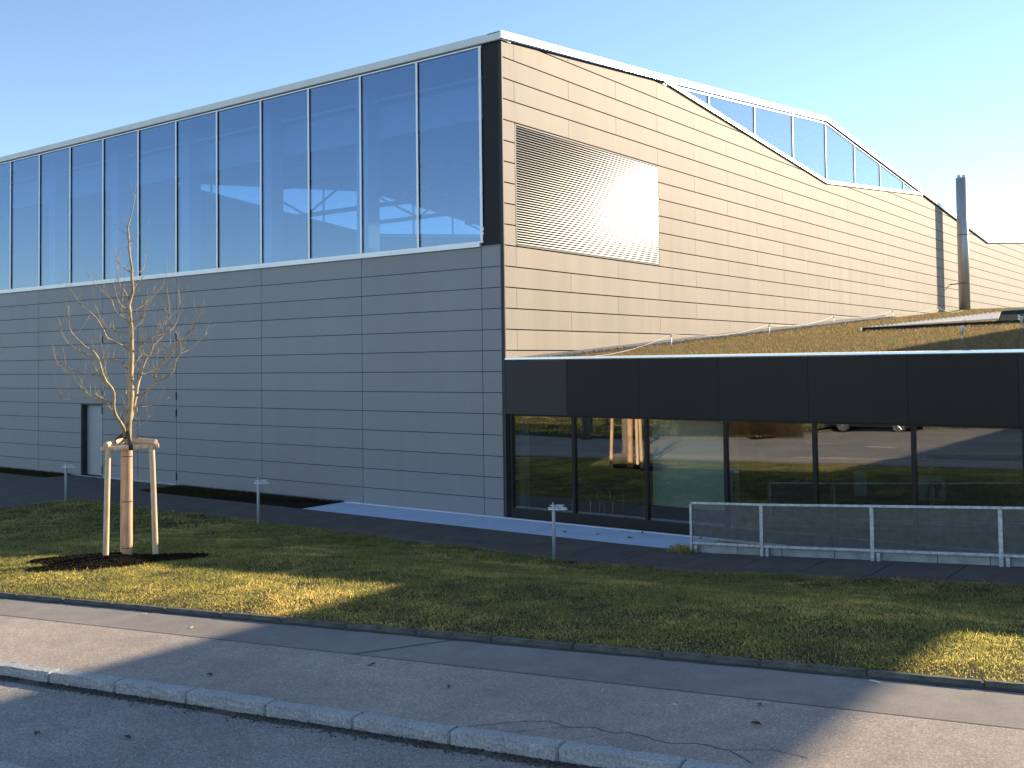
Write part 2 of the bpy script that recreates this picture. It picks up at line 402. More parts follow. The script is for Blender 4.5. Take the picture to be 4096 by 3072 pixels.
# front cladding
mb = MB()
colx = [HL, -24.68, -20.66, -16.67, -12.66, -8.68, -4.68, -.67, -.088]
for k in range(-7, 6):
    z0 = Z0+k*m_+GAP; z1 = Z0+(k+1)*m_-GAP
    if k == 5: z1 = 6.42
    for a, b in zip(colx[:-1], colx[1:]):
        segs = [(a+GAP, b-GAP)]
        if (a, b) == (-20.66, -16.67) and z1 < 2.46: segs = [(a+GAP, -17.96)]
        if (a, b) == (-20.66, -16.67) and k == 4-7+0: pass
        if (a, b) == (-16.67, -12.66) and z1 < 4.95: segs = []
        for s0, s1 in segs: mb.box(s0, s1, 0.0, .028, z0, z1)
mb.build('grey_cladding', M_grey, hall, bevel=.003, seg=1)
mb = MB()     # backing with a hole for the service door
mb.box(HL, -17.95, .034, .30, -.30, 6.42); mb.box(-17.95, -16.69, .034, .30, 2.43, 6.42); mb.box(-16.69, -.02, .034, .30, -.30, 6.42)
mb.build('wall_backing', M_black, hall)
for a, b in ((HL, -18.0), (-12.6, -5.3)):
    mb = MB(); mb.box(a, b, .004, .033, -.30, -.085); mb.build('plinth', M_grey, hall)
# gate of two clad leaves with hinges
for gi, (a, b) in enumerate(((-16.66, -14.69), (-14.68, -12.665))):
    mb = MB()
    for k in range(-7, 3):
        z0 = max(Z0+k*m_+GAP, .04); mb.box(a+.004, b-.004, -.003, .028, z0, Z0+(k+1)*m_-GAP)
    gl = mb.build('gate_leaf', M_grey, hall, bevel=.003, seg=1)
    hx = a-.012 if gi == 0 else b+.005
    for hz in (.15, 2.1, 2.62, 4.45): hb = MB(); hb.box(hx-.022, hx+.022, -.018, .02, hz, hz+.23); hb.build('hinge', M_black, gl)
    tb = MB(); tb.box(a, b, -.012, .05, .0, .038); tb.build('threshold', M_galv, gl)
# service door in its reveal
mb = MB(); mb.box(-17.94, -17.90, .034, .26, .0, 2.43); mb.box(-17.90, -16.70, .034, .26, 2.39, 2.428); mb.box(-16.735, -16.695, .034, .26, 0, 2.39)
mb.build('door_frame', M_darkmetal, hall)
mb = MB(); mb.box(-17.895, -16.74, .20, .245, .03, 2.385); dr = mb.build('service_door', plain('pale_grey_door', (.33, .36, .37), .5, .1, .04), hall)
hb = MB(); hb.box(-16.9, -16.78, .17, .19, 1.02, 1.045); hb.box(-16.80, -16.78, .17, .20, 1.0, 1.06); hb.build('handle', M_galv, dr)
mb = MB(); mb.box(-18.1, -12.6, -.09, -.028, -.02, .024); mb.build('door_sill', M_blockwall, hall)
# corner trims
mb = MB(); mb.box(-.082, .012, -.012, .034, -.05, 11.30); mb.build('corner_trim', M_darkmetal, hall, bevel=.006)
mb = MB(); mb.box(-.585, -.084, .002, .03, 6.50, 11.30); mb.box(-.585, -.084, -.03, .002, 6.455, 6.495); mb.build('corner_panel', M_corner, hall)
mb = MB(); mb.box(-.66, -.086, .0, .028, 6.424, 6.452); mb.build('corner_panel_foot', M_grey, hall)
# window band: frame with mullions, each pane a sub-part
fb = MB()
fb.box(HL, -.59, -.035, .06, 6.522, 6.560)
fb.box(HL, -.59, -.030, .06, 11.262, 11.298)
mx_ = [-.635]+[-2.66-1.992*i for i in range(12)]
for x in mx_: fb.box(x-.032, x+.032, -.036, -.024, 6.56, 11.262)
fb.box(-.664, -.592, -.038, -.024, 6.56, 11.262)
band = fb.build('window_band', M_white, hall)
for x in mx_: bb = MB(); bb.box(x-.026, x+.026, -.024, -.002, 6.561, 11.261); bb.build('mullion_core', M_black, band)
sb = MB(); x = HL
for b in np.arange(HL+2, -.5, 2.0).tolist()+[-.668]:
    sb.box(x+.002, b-.002, -.065, .03, 6.428, 6.518); x = b
sb.build('sill', M_white, band)
ed = mx_+[HL]
for a, b in zip(ed[:-1], ed[1:]):
    g = MB(); g.box(b+.001, a-.001, .0, .02, 6.562, 11.26); g.build('pane', M_glassU, band)
# front coping
cb = MB(); x = HL
for b in np.arange(HL+1.1, -.5, 4.0).tolist()+[.03]:
    cb.prism([(x+.003, -.07, 11.322), (x+.003, -.085, 11.337), (x+.003, -.085, 11.515), (x+.003, .35, 11.545), (x+.003, .35, 11.322)], (b-x-.006, 0, 0)); x = b
cb.build('front_coping', M_alu, hall)
mb = MB(); mb.box(HL, .0, -.02, .20, 11.300, 11.321); mb.build('shadow_gap', M_black, hall)
# beige side wall (plane x=0), clipped to the roof profile
mb = MB(); YJ = [.10+.0, .503]+[.503+2.4*(i) for i in range(1, 27)]
brk = [8.09, 21.98, 36.13, 50.45]
for k in range(-7, 20):
    z0 = Z0+k*m_; z1 = z0+m_
    # running bond: even rows break at .503 + 4.8 n, odd rows at 2.9 + 4.8 n
    par = (k % 2)
    ys = [.012]+([.503] if (par == 1 or 6 <= k < 12) else [])
    st = .503 if par == 1 else .503-2.4
    ys += [y for y in [st+4.8*i for i in range(0, 15)] if y > .6 and y < 63]+[63]
    for a, b in zip(ys[:-1], ys[1:]):
        segs = [(a, b)]
        if 6 <= k < 12:
            segs = []
            if a < .503: segs.append((a, min(b, .503)))
            if b > 7.70: segs.append((max(a, 7.70), b))
        for s0, s1 in segs:
            if s1-s0 < .03: continue
            s0 += GAP*.6; s1 -= GAP*.6
            pts = [s0]+[q for q in brk if s0 < q < s1]+[s1]
            # add crossing points with the row top
            fine = sorted(set(pts+[float(t) for t in np.linspace(s0, s1, 25)]))
            top = [(y, min(z1-GAP*1.9, prof_lo(y)-.05)) for y in fine]
            zb = z0+GAP*1.9
            keep = [(y, t) for y, t in top if t > zb+.004]
            if len(keep) < 2: continue
            red = [keep[0]]
            for q in range(1, len(keep)-1):
                p, c, n2 = red[-1], keep[q], keep[q+1]
                if abs((c[1]-p[1])*(n2[0]-c[0])-(n2[1]-c[1])*(c[0]-p[0])) > 1e-5: red.append(c)
            red.append(keep[-1])
            poly = [(-.026, red[0][0], zb), (-.026, red[-1][0], zb)]+[(-.026, y, t) for y, t in reversed(red)]
            mb.prism(poly, (.026, 0, 0))
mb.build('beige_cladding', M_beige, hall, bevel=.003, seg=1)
def wall_prism(mb, xa, xb, lo, top, ys):
    pts = [(xa, ys[0], lo), (xa, ys[-1], lo)]+[(xa, y, top(y)) for y in reversed(ys)]
    mb.prism(pts, (xb-xa, 0, 0))
yb = [.03, 8.09, 21.98, 36.13, 50.45, 63]
mb = MB(); wall_prism(mb, -.30, -.032, -.3, lambda y: prof_lo(y)+.002, yb); mb.build('side_wall_backing', M_black, hall)
# louvre in the beige wall
lf = MB(); y0, y1, z0, z1 = .515, 7.688, 6.475, 9.405
lf.box(-.031, .004, y0-.012, y0+.035, z0-.02, z1); lf.box(-.031, .004, y1-.03, y1+.008, z0-.02, z1)
lf.box(-.031, .008, y0+.035, y1-.03, z1-.03, z1+.004); lf.box(-.031, .012, y0+.035, y1-.03, z0-.03, z0+.012)
lv = lf.build('louvre', M_darkmetal, hall)
sb = MB(); ns = 47; ph = (z1-z0-.05)/ns
for i in range(ns):
    zc = z0+.018+i*ph
    sb.prism([(-.020, y0+.037, zc+ph*.58), (-.0008, y0+.037, zc+ph*.58), (.004, y0+.037, zc+ph*.22), (.003, y0+.037, zc+ph*.20), (-.016, y0+.037, zc+ph*.30)], (0, y1-y0-.07, 0))
sb.build('slat', M_slat, lv, smooth=False).name = 'slats'
# coping on the side wall: upper roof edge
cb = MB(); yk = [-.085, 8.09, 22.06, 36.1, 50.45, 63]
for a, b in zip(yk[:-1], yk[1:]):
    ua, ub = prof_up(a)+.005, prof_up(b)+.005
    n = max(1, int((b-a)/4))
    for i in range(n):
        p, q = a+(b-a)*i/n, a+(b-a)*(i+1)/n-.004
        za, zb = ua+(ub-ua)*(p-a)/(b-a), ua+(ub-ua)*(q-a)/(b-a)
        cb.hexa([(.031, p, za), (.09, p, za), (.09, q, zb), (.031, q, zb), (.031, p, za+.20), (.074, p, za+.175), (.074, q, zb+.175), (.031, q, zb+.20)])
        cb.hexa([(-.35, p, za+.15), (.031, p, za+.15), (.031, q, zb+.15), (-.35, q, zb+.15), (-.35, p, za+.215), (.031, p, za+.2), (.031, q, zb+.2), (-.35, q, zb+.215)])
cb.build('side_coping', M_aluS, hall)
for a, b, pf in ((.02, 8.2, prof_up), (36.0, 50.45, prof_up), (50.45, 63, prof_up)):
    gb = MB(); za, zb = pf(a), pf(b)
    gb.hexa([(-.029, a, za-.045), (.012, a, za-.045), (.012, b, zb-.045), (-.029, b, zb-.045), (-.029, a, za+.003), (.012, a, za+.003), (.012, b, zb+.003), (-.029, b, zb+.003)])
    gb.build('shadow_gap', M_black, hall)
# clerestory glazing between the dipping wall and the roof fold
def clerestory(xw, side, name):
    s = side
    fr = MB()
    gy_ = [8.09, 21.98, 36.13]
    for a, b in zip(gy_[:-1], gy_[1:]):
        za, zb = prof_lo(a), prof_lo(b)
        fr.hexa([(xw-.02, a, za-.012), (xw+.07*s, a, za-.012), (xw+.07*s, b, zb-.012), (xw-.02, b, zb-.012), (xw-.02, a, za+.11), (xw+.05*s, a, za+.11), (xw+.05*s, b, zb+.11), (xw-.02, b, zb+.11)])
    for a, b in ((8.09, 22.06), (22.06, 36.1)):
        za, zb = prof_up(a), prof_up(b)
        fr.hexa([(xw-.02, a, za-.10), (xw+.03*s, a, za-.10), (xw+.03*s, b, zb-.10), (xw-.02, b, zb-.10), (xw-.02, a, za-.055), (xw+.03*s, a, za-.055), (xw+.03*s, b, zb-.055), (xw-.02, b, zb-.055)])
    ms = [11.215, 14.876, 18.425, 21.977, 25.514, 29.079, 32.709]
    for y in ms: fr.box(min(xw-.0, xw+.03*s), max(xw-.0, xw+.03*s), y-.03, y+.03, prof_lo(y)+.08, prof_up(y)-.08)
    o = fr.build(name, M_white, hall)
    for y in ms: kb = MB(); kb.box(min(xw-.10*s, xw), max(xw-.10*s, xw)-.0, y-.045, y+.0, prof_lo(y)+.08, prof_up(y)-.08); kb.build('mullion_core', M_black, o)
    ee = [8.5]+ms+[35.7]
    for a, b in zip(ee[:-1], ee[1:]):
        g = MB(); aa, bb2 = a+.05, b-.04
        if abs(b-21.977) < .01 or abs(a-21.977) < .01: pass
        pts = [(xw-.02, aa, prof_lo(aa)+.09), (xw-.02, bb2, prof_lo(bb2)+.09), (xw-.02, bb2, prof_up(bb2)-.07), (xw-.02, aa, prof_up(aa)-.07)]
        if pts[3][2]-pts[0][2] < .02: pts = pts[:1]+pts[1:3]
        if pts[-1][2]-pts[0][2] > -1 and pts[1][2] >= pts[2][2]-.02 and len(pts) == 4: pts = [pts[0], pts[1], pts[3]]
        g.prism(pts, (.02, 0, 0)); g.build('pane', M_glassC, o)
clerestory(-.005, 1, 'clerestory_window')
clerestory(HL+.0, -1, 'clerestory_window')
mb = MB(); wall_prism(mb, HL-.3, HL-.03, -.3, lambda y: prof_lo(y)-.02, yb); mb.build('far_side_wall', M_hallint, hall)
# roof folds, back wall, floor, inner columns, girder, truss
mb = MB()
for a, b in zip(yk[:-1], yk[1:]):
    a2 = max(a, .06)
    za, zb = prof_up(a2)+.0, prof_up(b)+.0
    mb.hexa([(HL-.3, a2, za-.045), (-.03, a2, za-.045), (-.03, b, zb-.045), (HL-.3, b, zb-.045), (HL-.3, a2, za+.14), (-.36, a2, za+.14), (-.36, b, zb+.14), (HL-.3, b, zb+.14)])
mb.build('roof', M_roofmetal, hall)
mb = MB(); mb.box(HL, -.31, 62.6, 63, -.3, 11.6); mb.box(HL, -.31, .31, 62.6, -.3, .0); mb.build('inner_shell', M_hallint, hall)
for i in range(0, 7):
    x = -5.6-3.984*i
    if x < HL: break
    c = MB(); c.box(x-.22, x+.22, 1.0, 1.45, 0, 11.25); c.build('inner_column', M_hallbeam, hall)
mb = MB(); mb.box(HL, -.35, 1.46, 1.6, 9.95, 10.85); mb.build('inner_girder', M_hallbeam, hall)
mb = MB(); mb.tube([(HL, 1.30, 10.98), (-.4, 1.30, 10.98)], .04, 8); mb.build('inner_pipe', M_pipe_w, hall)
for yt in (14.0, 22.0, 30.0):
    t = MB(); zt = prof_up(yt)-.35
    t.tube([(HL+.3, yt, zt), (-.35, yt, zt)], .11, 6); t.tube([(HL+.3, yt, zt-1.5), (-.35, yt, zt-1.5)], .11, 6)
    for q in range(8):
        xa = HL+.4+q*3.1; t.tube([(xa, yt, zt-1.5*(q % 2)), (xa+3.1, yt, zt-1.5*((q+1) % 2))], .06, 5)
    t.build('roof_truss', M_hallint, hall)
c = MB(); c.box(-1.1, -.4, 1.7, 1.9, 7.2, 9.4); c.box(-.62, -.4, .5, .62, 6.5, 11.0); c.build('inner_duct', M_hallbeam, hall)
# rooflight seen beyond the coping far right
mb = MB(); mb.prism([(-4.5, 52, 10.6), (-4.5, 63, 11.5), (-4.5, 63, 13.2), (-4.5, 52, 11.35)], (-.1, 0, 0)); mb.build('roof_light', M_glassU, hall)

# lightning rods on the hall roof
def rod(x, y, z0, z1, lab):
    m = MB(); m.tube([(0, 0, 0), (0, 0, z1-z0)], [.012, .006], 5); m.box(-.08, .08, -.08, .08, 0, .06)
    o = m.build('lightning_rod', M_galv); o.location = (x, y, z0); tag(o, lab, 'lightning rod', 'lightning rods on the hall roof')
rod(-1.0, 40.4, 11.6, 14.6, 'thin lightning rod above the roof slope left of the steel flue')
rod(-.5, 54.5, 11.1, 13.6, 'thin lightning rod right of the steel flue at the right picture edge')

# flue: twin steel chimney standing in front of the beige wall
fl = tag(empty('steel_chimney', (.75, 41.08, 5.9)), 'tall shiny steel flue with two short pipe tips standing by the beige wall', 'chimney')
m = MB(); m.tube([(0, 0, -.1), (0, 0, 7.55)], .29, 28); m.build('flue_casing', M_stain, fl, smooth=True)
m = MB()
for s in (-1, 1): m.tube([(s*.115, s*.05, 7.5), (s*.115, s*.05, 7.72)], .095, 16)
m.build('pipe_tips', M_stain, fl, smooth=False)
for z in (1.75, 4.4): m = MB(); m.tube([(0, 0, z), (0, 0, z+.035)], .298, 28); m.build('collar', M_darkmetal, fl)
m = MB(); m.tube([(-.27, 0, 1.77), (-.735, 0, 1.74)], .03, 6); m.tube([(-.05, .0, 1.77), (-.2, 0, 1.77)], .05, 6); m.build('wall_strut', M_darkmetal, fl)

# ------------------------------------------------------------------ low glazed wing
wing = tag(empty('office_wing'), 'low wing with a black fascia, dark window front and planted sloping roof', 'building')
fx = [.0, 1.72, 3.572, 5.42, 7.29, 9.145, 10.99, 12.85, 14.7, 15.75]
mb = MB(); mb2 = MB()
for i, (a, b) in enumerate(zip(fx[:-1], fx[1:])):
    (mb2 if i == 0 else mb).box(a+.016 if i == 0 else a+.003, b-.003, -.002 if i else -.006, .03, 2.437, 3.690)
mb2.build('fascia_panel', M_fascia2, wing)
mb.build('fascia', M_fascia, wing)
mb = MB(); mb.box(.015, 15.75, .034, .20, 2.445, 3.69); mb.build('fascia_backing', M_black, wing)
cb = MB(); x = .02
for b in (2.0, 3.92, 5.85, 7.75, 9.5, 11.2, 13, 14.8, 15.75):
    cb.prism([(x, -.03, 3.695), (x, -.034, 3.712), (x, -.03, 3.745), (x, .30, 3.765), (x, .30, 3.695)], (b-x-.003, 0, 0)); x = b
cb.build('roof_edge_cap', M_aluS, wing)
RS = .0625
def roofz(y): return 3.62+RS*y
mb = MB(); mb.hexa([(.02, .301, 3.45), (15.75, .301, 3.45), (15.75, 44, roofz(44)-.25), (.02, 44, roofz(44)-.25), (.02, .301, roofz(.301)), (15.75, .301, roofz(.301)), (15.75, 44, roofz(44)), (.02, 44, roofz(44))])
mb.build('green_roof_substrate', soil('roof_substrate', (.14, .11, .06), (.28, .22, .13), 5), wing)
mb = MB(); mb.hexa([(.005, .4, 3.70), (.06, .4, 3.70), (.06, 29.2, roofz(29.2)+.02), (.005, 29.2, roofz(29.2)+.02), (.005, .4, 3.76), (.06, .4, 3.76), (.06, 29.2, roofz(29.2)+.19), (.005, 29.2, roofz(29.2)+.19)])
mb.build('wall_flashing', M_darkmetal, wing)
# window front
wmx = [.10, 1.836, 3.68, 5.51, 7.36, 9.20, 11.04, 12.88, 14.72, 15.65]
fr = MB()
for x in wmx: fr.box(x-.036, x+.036, .06, .20, .246, 2.389)
fr.box(.02, 15.75, .05, .20, .012, .245); fr.box(.02, 15.75, .07, .20, 2.39, 2.437)
wf = fr.build('window_front', plain('black_window_frame', (.020, .018, .017), .5, 0, .1, 3, .25), wing)
for a, b in zip(wmx[:-1], wmx[1:]):
    g = MB(); g.box(a+.037, b-.037, .115, .127, .246, 2.39); g.build('pane', M_glassL, wf)
m = MB(); m.box(.014, .063, .034, .34, .0, 2.44); m.build('side_reveal', M_black, wing)
m = MB(); m.box(.02, 15.75, .25, 7.0, -.15, .005); m.box(.02, 15.75, 7.0, 7.15, -.15, 2.7); m.box(.02, 15.75, .25, 7.0, 2.62, 2.70); m.box(-.02, .02, .301, 7, 0, 2.7); m.build('inner_room', M_int, wing)
m = MB(); m.box(.08, .24, .40, .60, 0, 2.62); m.build('inner_column', M_intl, wing)
m = MB(); m.box(5.20, 5.42, .70, .92, 0, 2.62); m.build('inner_column', M_intl, wing)
m = MB(); m.box(.02, 4.6, 3.5, 3.56, 0.0, 2.62); m.build('partition', M_int, wing)

# objects behind the glass
b = MB(); b.box(3.71, 5.42, .30, .306, .56, 2.40); bl = tag(b.build('roller_blind', M_blind), 'grey green roller blind pulled down behind the third window pane', 'blind')
b = MB(); b.box(3.70, 5.43, .295, .312, .535, .56); b.build('bottom_bar', M_white, bl)
tb = tag(empty('meeting_table', (1.95, 1.6, .005)), 'glass topped meeting table behind the second window pane', 'table')
b = MB(); b.box(-.62, .60, -.55, .55, .715, .735); b.build('table_top', M_tableglass, tb)
for sx in (-.55, .53):
    for sy in (-.48, .48):
        b = MB(); b.tube([(sx, sy, 0), (sx, sy, .715)], .018, 8); b.build('leg', M_chrome, tb)
ch0 = empty('meeting_chair', (1.62, .85, .005), 0.1)
b = MB(); b.prism([(-.22, -.22, .44), (.22, -.22, .44), (.20, .22, .43), (-.20, .22, .43)], (0, 0, .03)); b.build('seat', M_int, ch0)
b = MB(); b.prism([(-.20, -.22, .48), (.20, -.22, .48), (.19, -.28, .86), (-.19, -.28, .86)], (0, -.02, .0)); b.build('backrest', M_int, ch0)
for s in (-1, 1):
    b = MB(); b.tube([(s*.23, -.2, 0), (s*.23, -.16, .44), (s*.25, -.16, .62), (s*.25, .12, .64), (s*.25, .16, .60), (s*.23, .12, .44), (s*.23, .22, 0)], .013, 6); b.build('arm_frame', M_chrome, ch0)
tag(ch0, 'left one of two chrome armchairs at the glass meeting table', 'chair', 'chairs at the meeting table')
ch1 = copy_tree(ch0); ch1.location = (2.32, .9, .005); ch1.rotation_euler.z = -.35
tag(ch1, 'right one of two chrome armchairs at the glass meeting table', 'chair', 'chairs at the meeting table')
for loc, lab in (((7.42, 2.5, 0), 'grey partition screen behind the fifth window pane'), ((8.86, 2.5, 0), 'wide grey partition screen behind the sixth window pane')):
    p = tag(empty('partition_screen', loc), lab, 'screen', 'partition screens in the office')
    w_ = .13 if loc[0] < 8 else .26
    b = MB(); b.box(-w_, w_, 0, .04, .25, 1.25); b.build('panel', M_screen, p)
    for s in (-1, 1):
        b = MB(); b.box(s*w_-.02, s*w_+.02, -.15, .19, 0, .25); b.build('foot', M_darkmetal, p)
p = tag(empty('monitor', (8.95, 2.2, .74)), 'black computer monitor in front of the wide grey screen', 'monitor')
b = MB(); b.prism([(-.12, .0, .12), (.10, .05, .10), (.16, .05, .40), (-.05, .0, .42)], (0, .03, 0)); b.build('display', M_black, p)
b = MB(); b.tube([(0, .06, 0), (0, .06, .2)], .02, 8); b.box(-.1, .1, -.02, .14, 0, .015); b.build('stand', M_black, p)
p = tag(empty('office_desk', (8.3, 2.15, 0)), 'long dark office desk behind the fifth and sixth panes', 'desk')
b = MB(); b.box(-1.3, 1.3, -.3, .4, .71, .74); b.build('desk_top', M_int, p)
for s in (-1.25, 1.25):
    b = MB(); b.box(s-.02, s+.02, -.3, .4, 0, .71); b.build('leg', M_darkmetal, p)
p = tag(empty('low_cabinet', (4.95+.9, 2.4, 0)), 'low black cabinet behind the fourth window pane', 'cabinet')
b = MB(); b.box(-.2, .2, -.2, .2, 0, 1.02); b.build('carcass', M_int, p); b = MB(); b.box(-.25, .25, -.22, .22, 1.02, 1.08); b.build('top', M_black, p)
bg_ = MB(); bg_.tube([(-.10, 0, 0), (-.12, 0, .12), (0, 0, .2), (.1, 0, .12), (.06, 0, 0)], .012, 6); bg_.box(-.14, .12, -.06, .06, 0, .06)
o = bg_.build('black_bag', M_strap); o.location = (5.85, 2.4, 1.081); tag(o, 'small black bag with a loop handle on the low cabinet', 'bag')

# ------------------------------------------------------------------ added canopy to the right (outside the frame, shaped to cast the long shadow)
cn = tag(empty('shadow_canopy', (15.8, 0, 0)), 'unseen flat canopy on slim columns, added right of the planted roof to cast the long shadow', 'canopy')
b = MB(); b.box(-.05, 6.7, -14, 50, 10.62, 10.86); b.build('roof_slab', M_alu, cn)
for y in (-13, 3, 30, 48):
    for x in (.4, 6.2):
        b = MB(); b.tube([(x, y, -.3), (x, y, 10.62)], .09, 12); b.build('column', M_galv, cn)

# ------------------------------------------------------------------ things on the planted roof
def spray(n, xr, yr, hz, hmin, hmax, wid, lean, dens=None, seed=0, zoff=0.0):
    r = np.random.default_rng(seed)
    x = r.uniform(*xr, n); y = r.uniform(*yr, n)
    if dens is not None:
        k = r.random(n) < dens(x, y); x = x[k]; y = y[k]
    n = len(x); z = hz(x, y)+zoff
    h = r.uniform(hmin, hmax, n); a = r.uniform(0, 2*np.pi, n); l = r.uniform(0, lean, n)*h; la = r.uniform(0, 2*np.pi, n)
    w = r.uniform(.7, 1.3, n)*wid
    p0 = np.stack([x-np.cos(a)*w/2, y-np.sin(a)*w/2, z], 1); p1 = np.stack([x+np.cos(a)*w/2, y+np.sin(a)*w/2, z], 1)
    p2 = np.stack([x+np.cos(la)*l, y+np.sin(la)*l, z+h], 1)
    V = np.stack([p0, p1, p2], 1).reshape(-1, 3); return V, np.arange(3*n).reshape(-1, 3)
rzf = lambda x, y: roofz(y)
Va, Fa = spray(330000, (.5, 12.5), (.33, 12), rzf, .02, .075, .020, 1.8, lambda x, y: .15+.95*fbm(x, y, 1.6, 3), 1, -.01)
Vb, Fb = spray(110000, (.5, 15.5), (12, 42), rzf, .03, .11, .035, 1.3, lambda x, y: .3+.7*fbm(x, y, 1.2, 4), 2, -.01)
Vc, Fc = spray(70000, (.5, 13), (.33, 22), rzf, .05, .13, .020, 1.6, lambda x, y: np.clip((fbm(x, y, 1.1, 6)-.5)*6, 0, 1), 3, -.01)
tag(np_mesh('sedum_plants', np.vstack([Va, Vb, Vc]), np.vstack([Fa, Fb+len(Va), Fc+len(Va)+len(Vb)]), M_sedum), 'low ochre and green sedum covering the sloping planted roof', 'roof plants', kind='stuff')
V = []; Fq = []
r = np.random.default_rng(5); n = 5200
y = r.uniform(.5, 29.5, n); x = r.uniform(.07, .5, n); s = r.uniform(.02, .045, n)
z = roofz(y)+.01+r.uniform(0, .05, n)
base = np.array([[1, 0, 0], [0, 1, 0], [-1, 0, 0], [0, -1, 0], [0, 0, 1], [0, 0, -1]], float); tri = np.array([[0, 1, 4], [1, 2, 4], [2, 3, 4], [3, 0, 4], [1, 0, 5], [2, 1, 5], [3, 2, 5], [0, 3, 5]])
P = np.stack([x, y, z], 1)[:, None, :]+base[None]*(s[:, None, None]*r.uniform(.6, 1.3, (n, 6, 1)))
tag(np_mesh('roof_gravel', P.reshape(-1, 3), (tri[None]+6*np.arange(n)[:, None, None]).reshape(-1, 3), M_gravel), 'strip of dark gravel between beige wall and planted roof', 'gravel', kind='stuff')
# solar collector row
sc = tag(empty('solar_collector'), 'long pale solar collector on a black frame lying on the planted roof', 'solar collector')
A = Vector((4.02, 13.68, roofz(13.68)-.02)); B = Vector((9.4, 17.75, roofz(17.75)-.02)); d = (B-A).normalized(); nrm = Vector((-d.y, d.x, 0)).normalized()
m = MB(); m.prism([A, B, B+nrm*.12, A+nrm*.12], (0, 0, .16)); m.build('frame_rail', M_black, sc)
m = MB(); m.prism([(4.06, 13.72, 4.625), (7.41, 16.3, 4.86), (7.23, 17.6, 5.12), (3.96, 14.6, 4.66)], (0, 0, -.03)); m.build('collector_sheet', M_panel, sc)
m = MB()
for q in range(30):
    t = q/29; m.box(3.98+3.26*t-.02, 3.98+3.26*t+.02, 14.58+2.98*t-.02, 14.58+2.98*t+.02, 4.655+.455*t, 4.68+.455*t)
m.build('edge_clips', M_white, sc)
m = MB()
for q in range(9):
    t = q/8; p = A.lerp(B, t)+nrm*.3; m.box(p.x-.02, p.x+.02, p.y-.02, p.y+.02, roofz(p.y)-.03, roofz(p.y)+.14+.2*t*(1 if q > 3 else .2))
m.build('support_feet', M_galv, sc)
sc2 = tag(empty('solar_collector'), 'dark tilted back of a solar collector at the right picture edge', 'solar collector')
m = MB(); m.prism([(7.30, 16.35, 4.60), (9.2, 17.4, 4.66), (9.0, 18.9, 5.24), (7.28, 17.7, 5.135)], (-.02, .03, .03)); m.build('collector_sheet', M_black, sc2)
m = MB(); m.prism([(7.26, 17.68, 5.13), (9.0, 18.88, 5.24), (8.98, 18.92, 5.24), (7.24, 17.72, 5.13)], (0, 0, .05)); m.build('top_edge', M_panel, sc2)
# rope posts
def post(loc, lab, head=False):
    t = empty('rope_post', loc)
    b = MB(); b.tube([(0, 0, -.05), (0, 0, .36)], .014, 8); b.build('pole', M_galv, t, smooth=True)
    b = MB()
    if head: b.tube([(0, 0, .20), (0, 0, .30), (0, 0, .36)], [.016, .04, .045], 10); b.tube([(0, 0, .375), (0, 0, .415)], .05, 10)
    else: b.tube([(0, 0, .34), (0, 0, .42)], .028, 8)
    b.build('head', M_galv if head else M_white, t)
    return tag(t, lab, 'post', 'rope posts on the planted roof')
P1 = [(1.86, 4.8), (2.03, 10.9), (1.0, 19.6), (1.34, 25.9), (1.88, 31.0)]
tops = []
for (x, y), lab in zip(P1, ('short steel rope post nearest the roof edge, before the beige wall', 'short steel rope post, second from the roof edge along the gravel strip', 'rope post left of the pale solar collector, third along the gravel strip', 'rope post just left of the flue shadow', 'farthest rope post, in front of the steel flue')):
    post((x, y, roofz(y)), lab); tops.append(Vector((x, y, roofz(y)+.41)))
post((9.0, 4.75, roofz(4.75)), 'steel post with a flat round cap near the roof edge, before the black frame rail', True)
post((9.12, 10.6, roofz(10.6)), 'steel post with a flat round cap before the dark collector back', True)
m = MB(); pts = []
tl = [Vector((1.4, .6, 3.75))]+tops+[Vector((1.6, 37, roofz(37)+.1))]
for a, b in zip(tl[:-1], tl[1:]):
    for q in range(10):
        t = q/10; p = a.lerp(b, t); p.z -= .16*4*t*(1-t); pts.append(p)
pts.append(tl[-1]); m.tube(pts, .007, 5)
tag(m.build('safety_rope', M_rope), 'thin white safety rope sagging between the roof posts by the beige wall', 'rope')
m = MB(); pts = []
for a, b in ((Vector((9.0, 4.75, roofz(4.75)+.40)), Vector((9.12, 10.6, roofz(10.6)+.40))), (Vector((9.12, 10.6, roofz(10.6)+.40)), Vector((9.2, 17, roofz(17)+.40)))):
    for q in range(9): t = q/8; p = a.lerp(b, t); p.z -= .1*4*t*(1-t); pts.append(p)
m.tube(pts, .005, 4); tag(m.build('safety_cable', M_darkmetal), 'thin dark cable between the two capped roof posts at right', 'cable')

# ------------------------------------------------------------------ lawn grass, mulch, ground cover
def gdens(x, y):
    yl = y_edge_b(x); e = np.clip((y-yl)/1.2, 0, 1)
    u_ = ((x+1.78)*.8+(y+9.32)*.6)/1.32; v_ = (-(x+1.78)*.6+(y+9.32)*.8)/.80; a_ = np.arctan2(v_, u_)
    mul = np.sqrt(u_*u_+v_*v_)/(1+.22*np.sin(a_*3+1)+.15*np.sin(a_*5))
    d = (.12+1.15*np.clip(fbm(x, y, 2.6, 9)-.12, 0, 1))*(.6+.4*e)
    hi = np.interp(x, [-30, -14, -12.6, -12.35, -12.0, -10.7, -4, 5, 7, 9.5, 11.6, 46], [-6.2, -6.0, -5.6, -3.95, -3.58, -3.5, -3.56, -3.5, -3.45, -3.28, -3.25, -3.2])
    ragged = hi+.10*(fbm(x, y, 3, 21)-.35)
    return np.where((y < ragged) & (y > yl+.02) & (mul > .95+.2*(fbm(x, y, 5, 8)-.5)), d, 0)
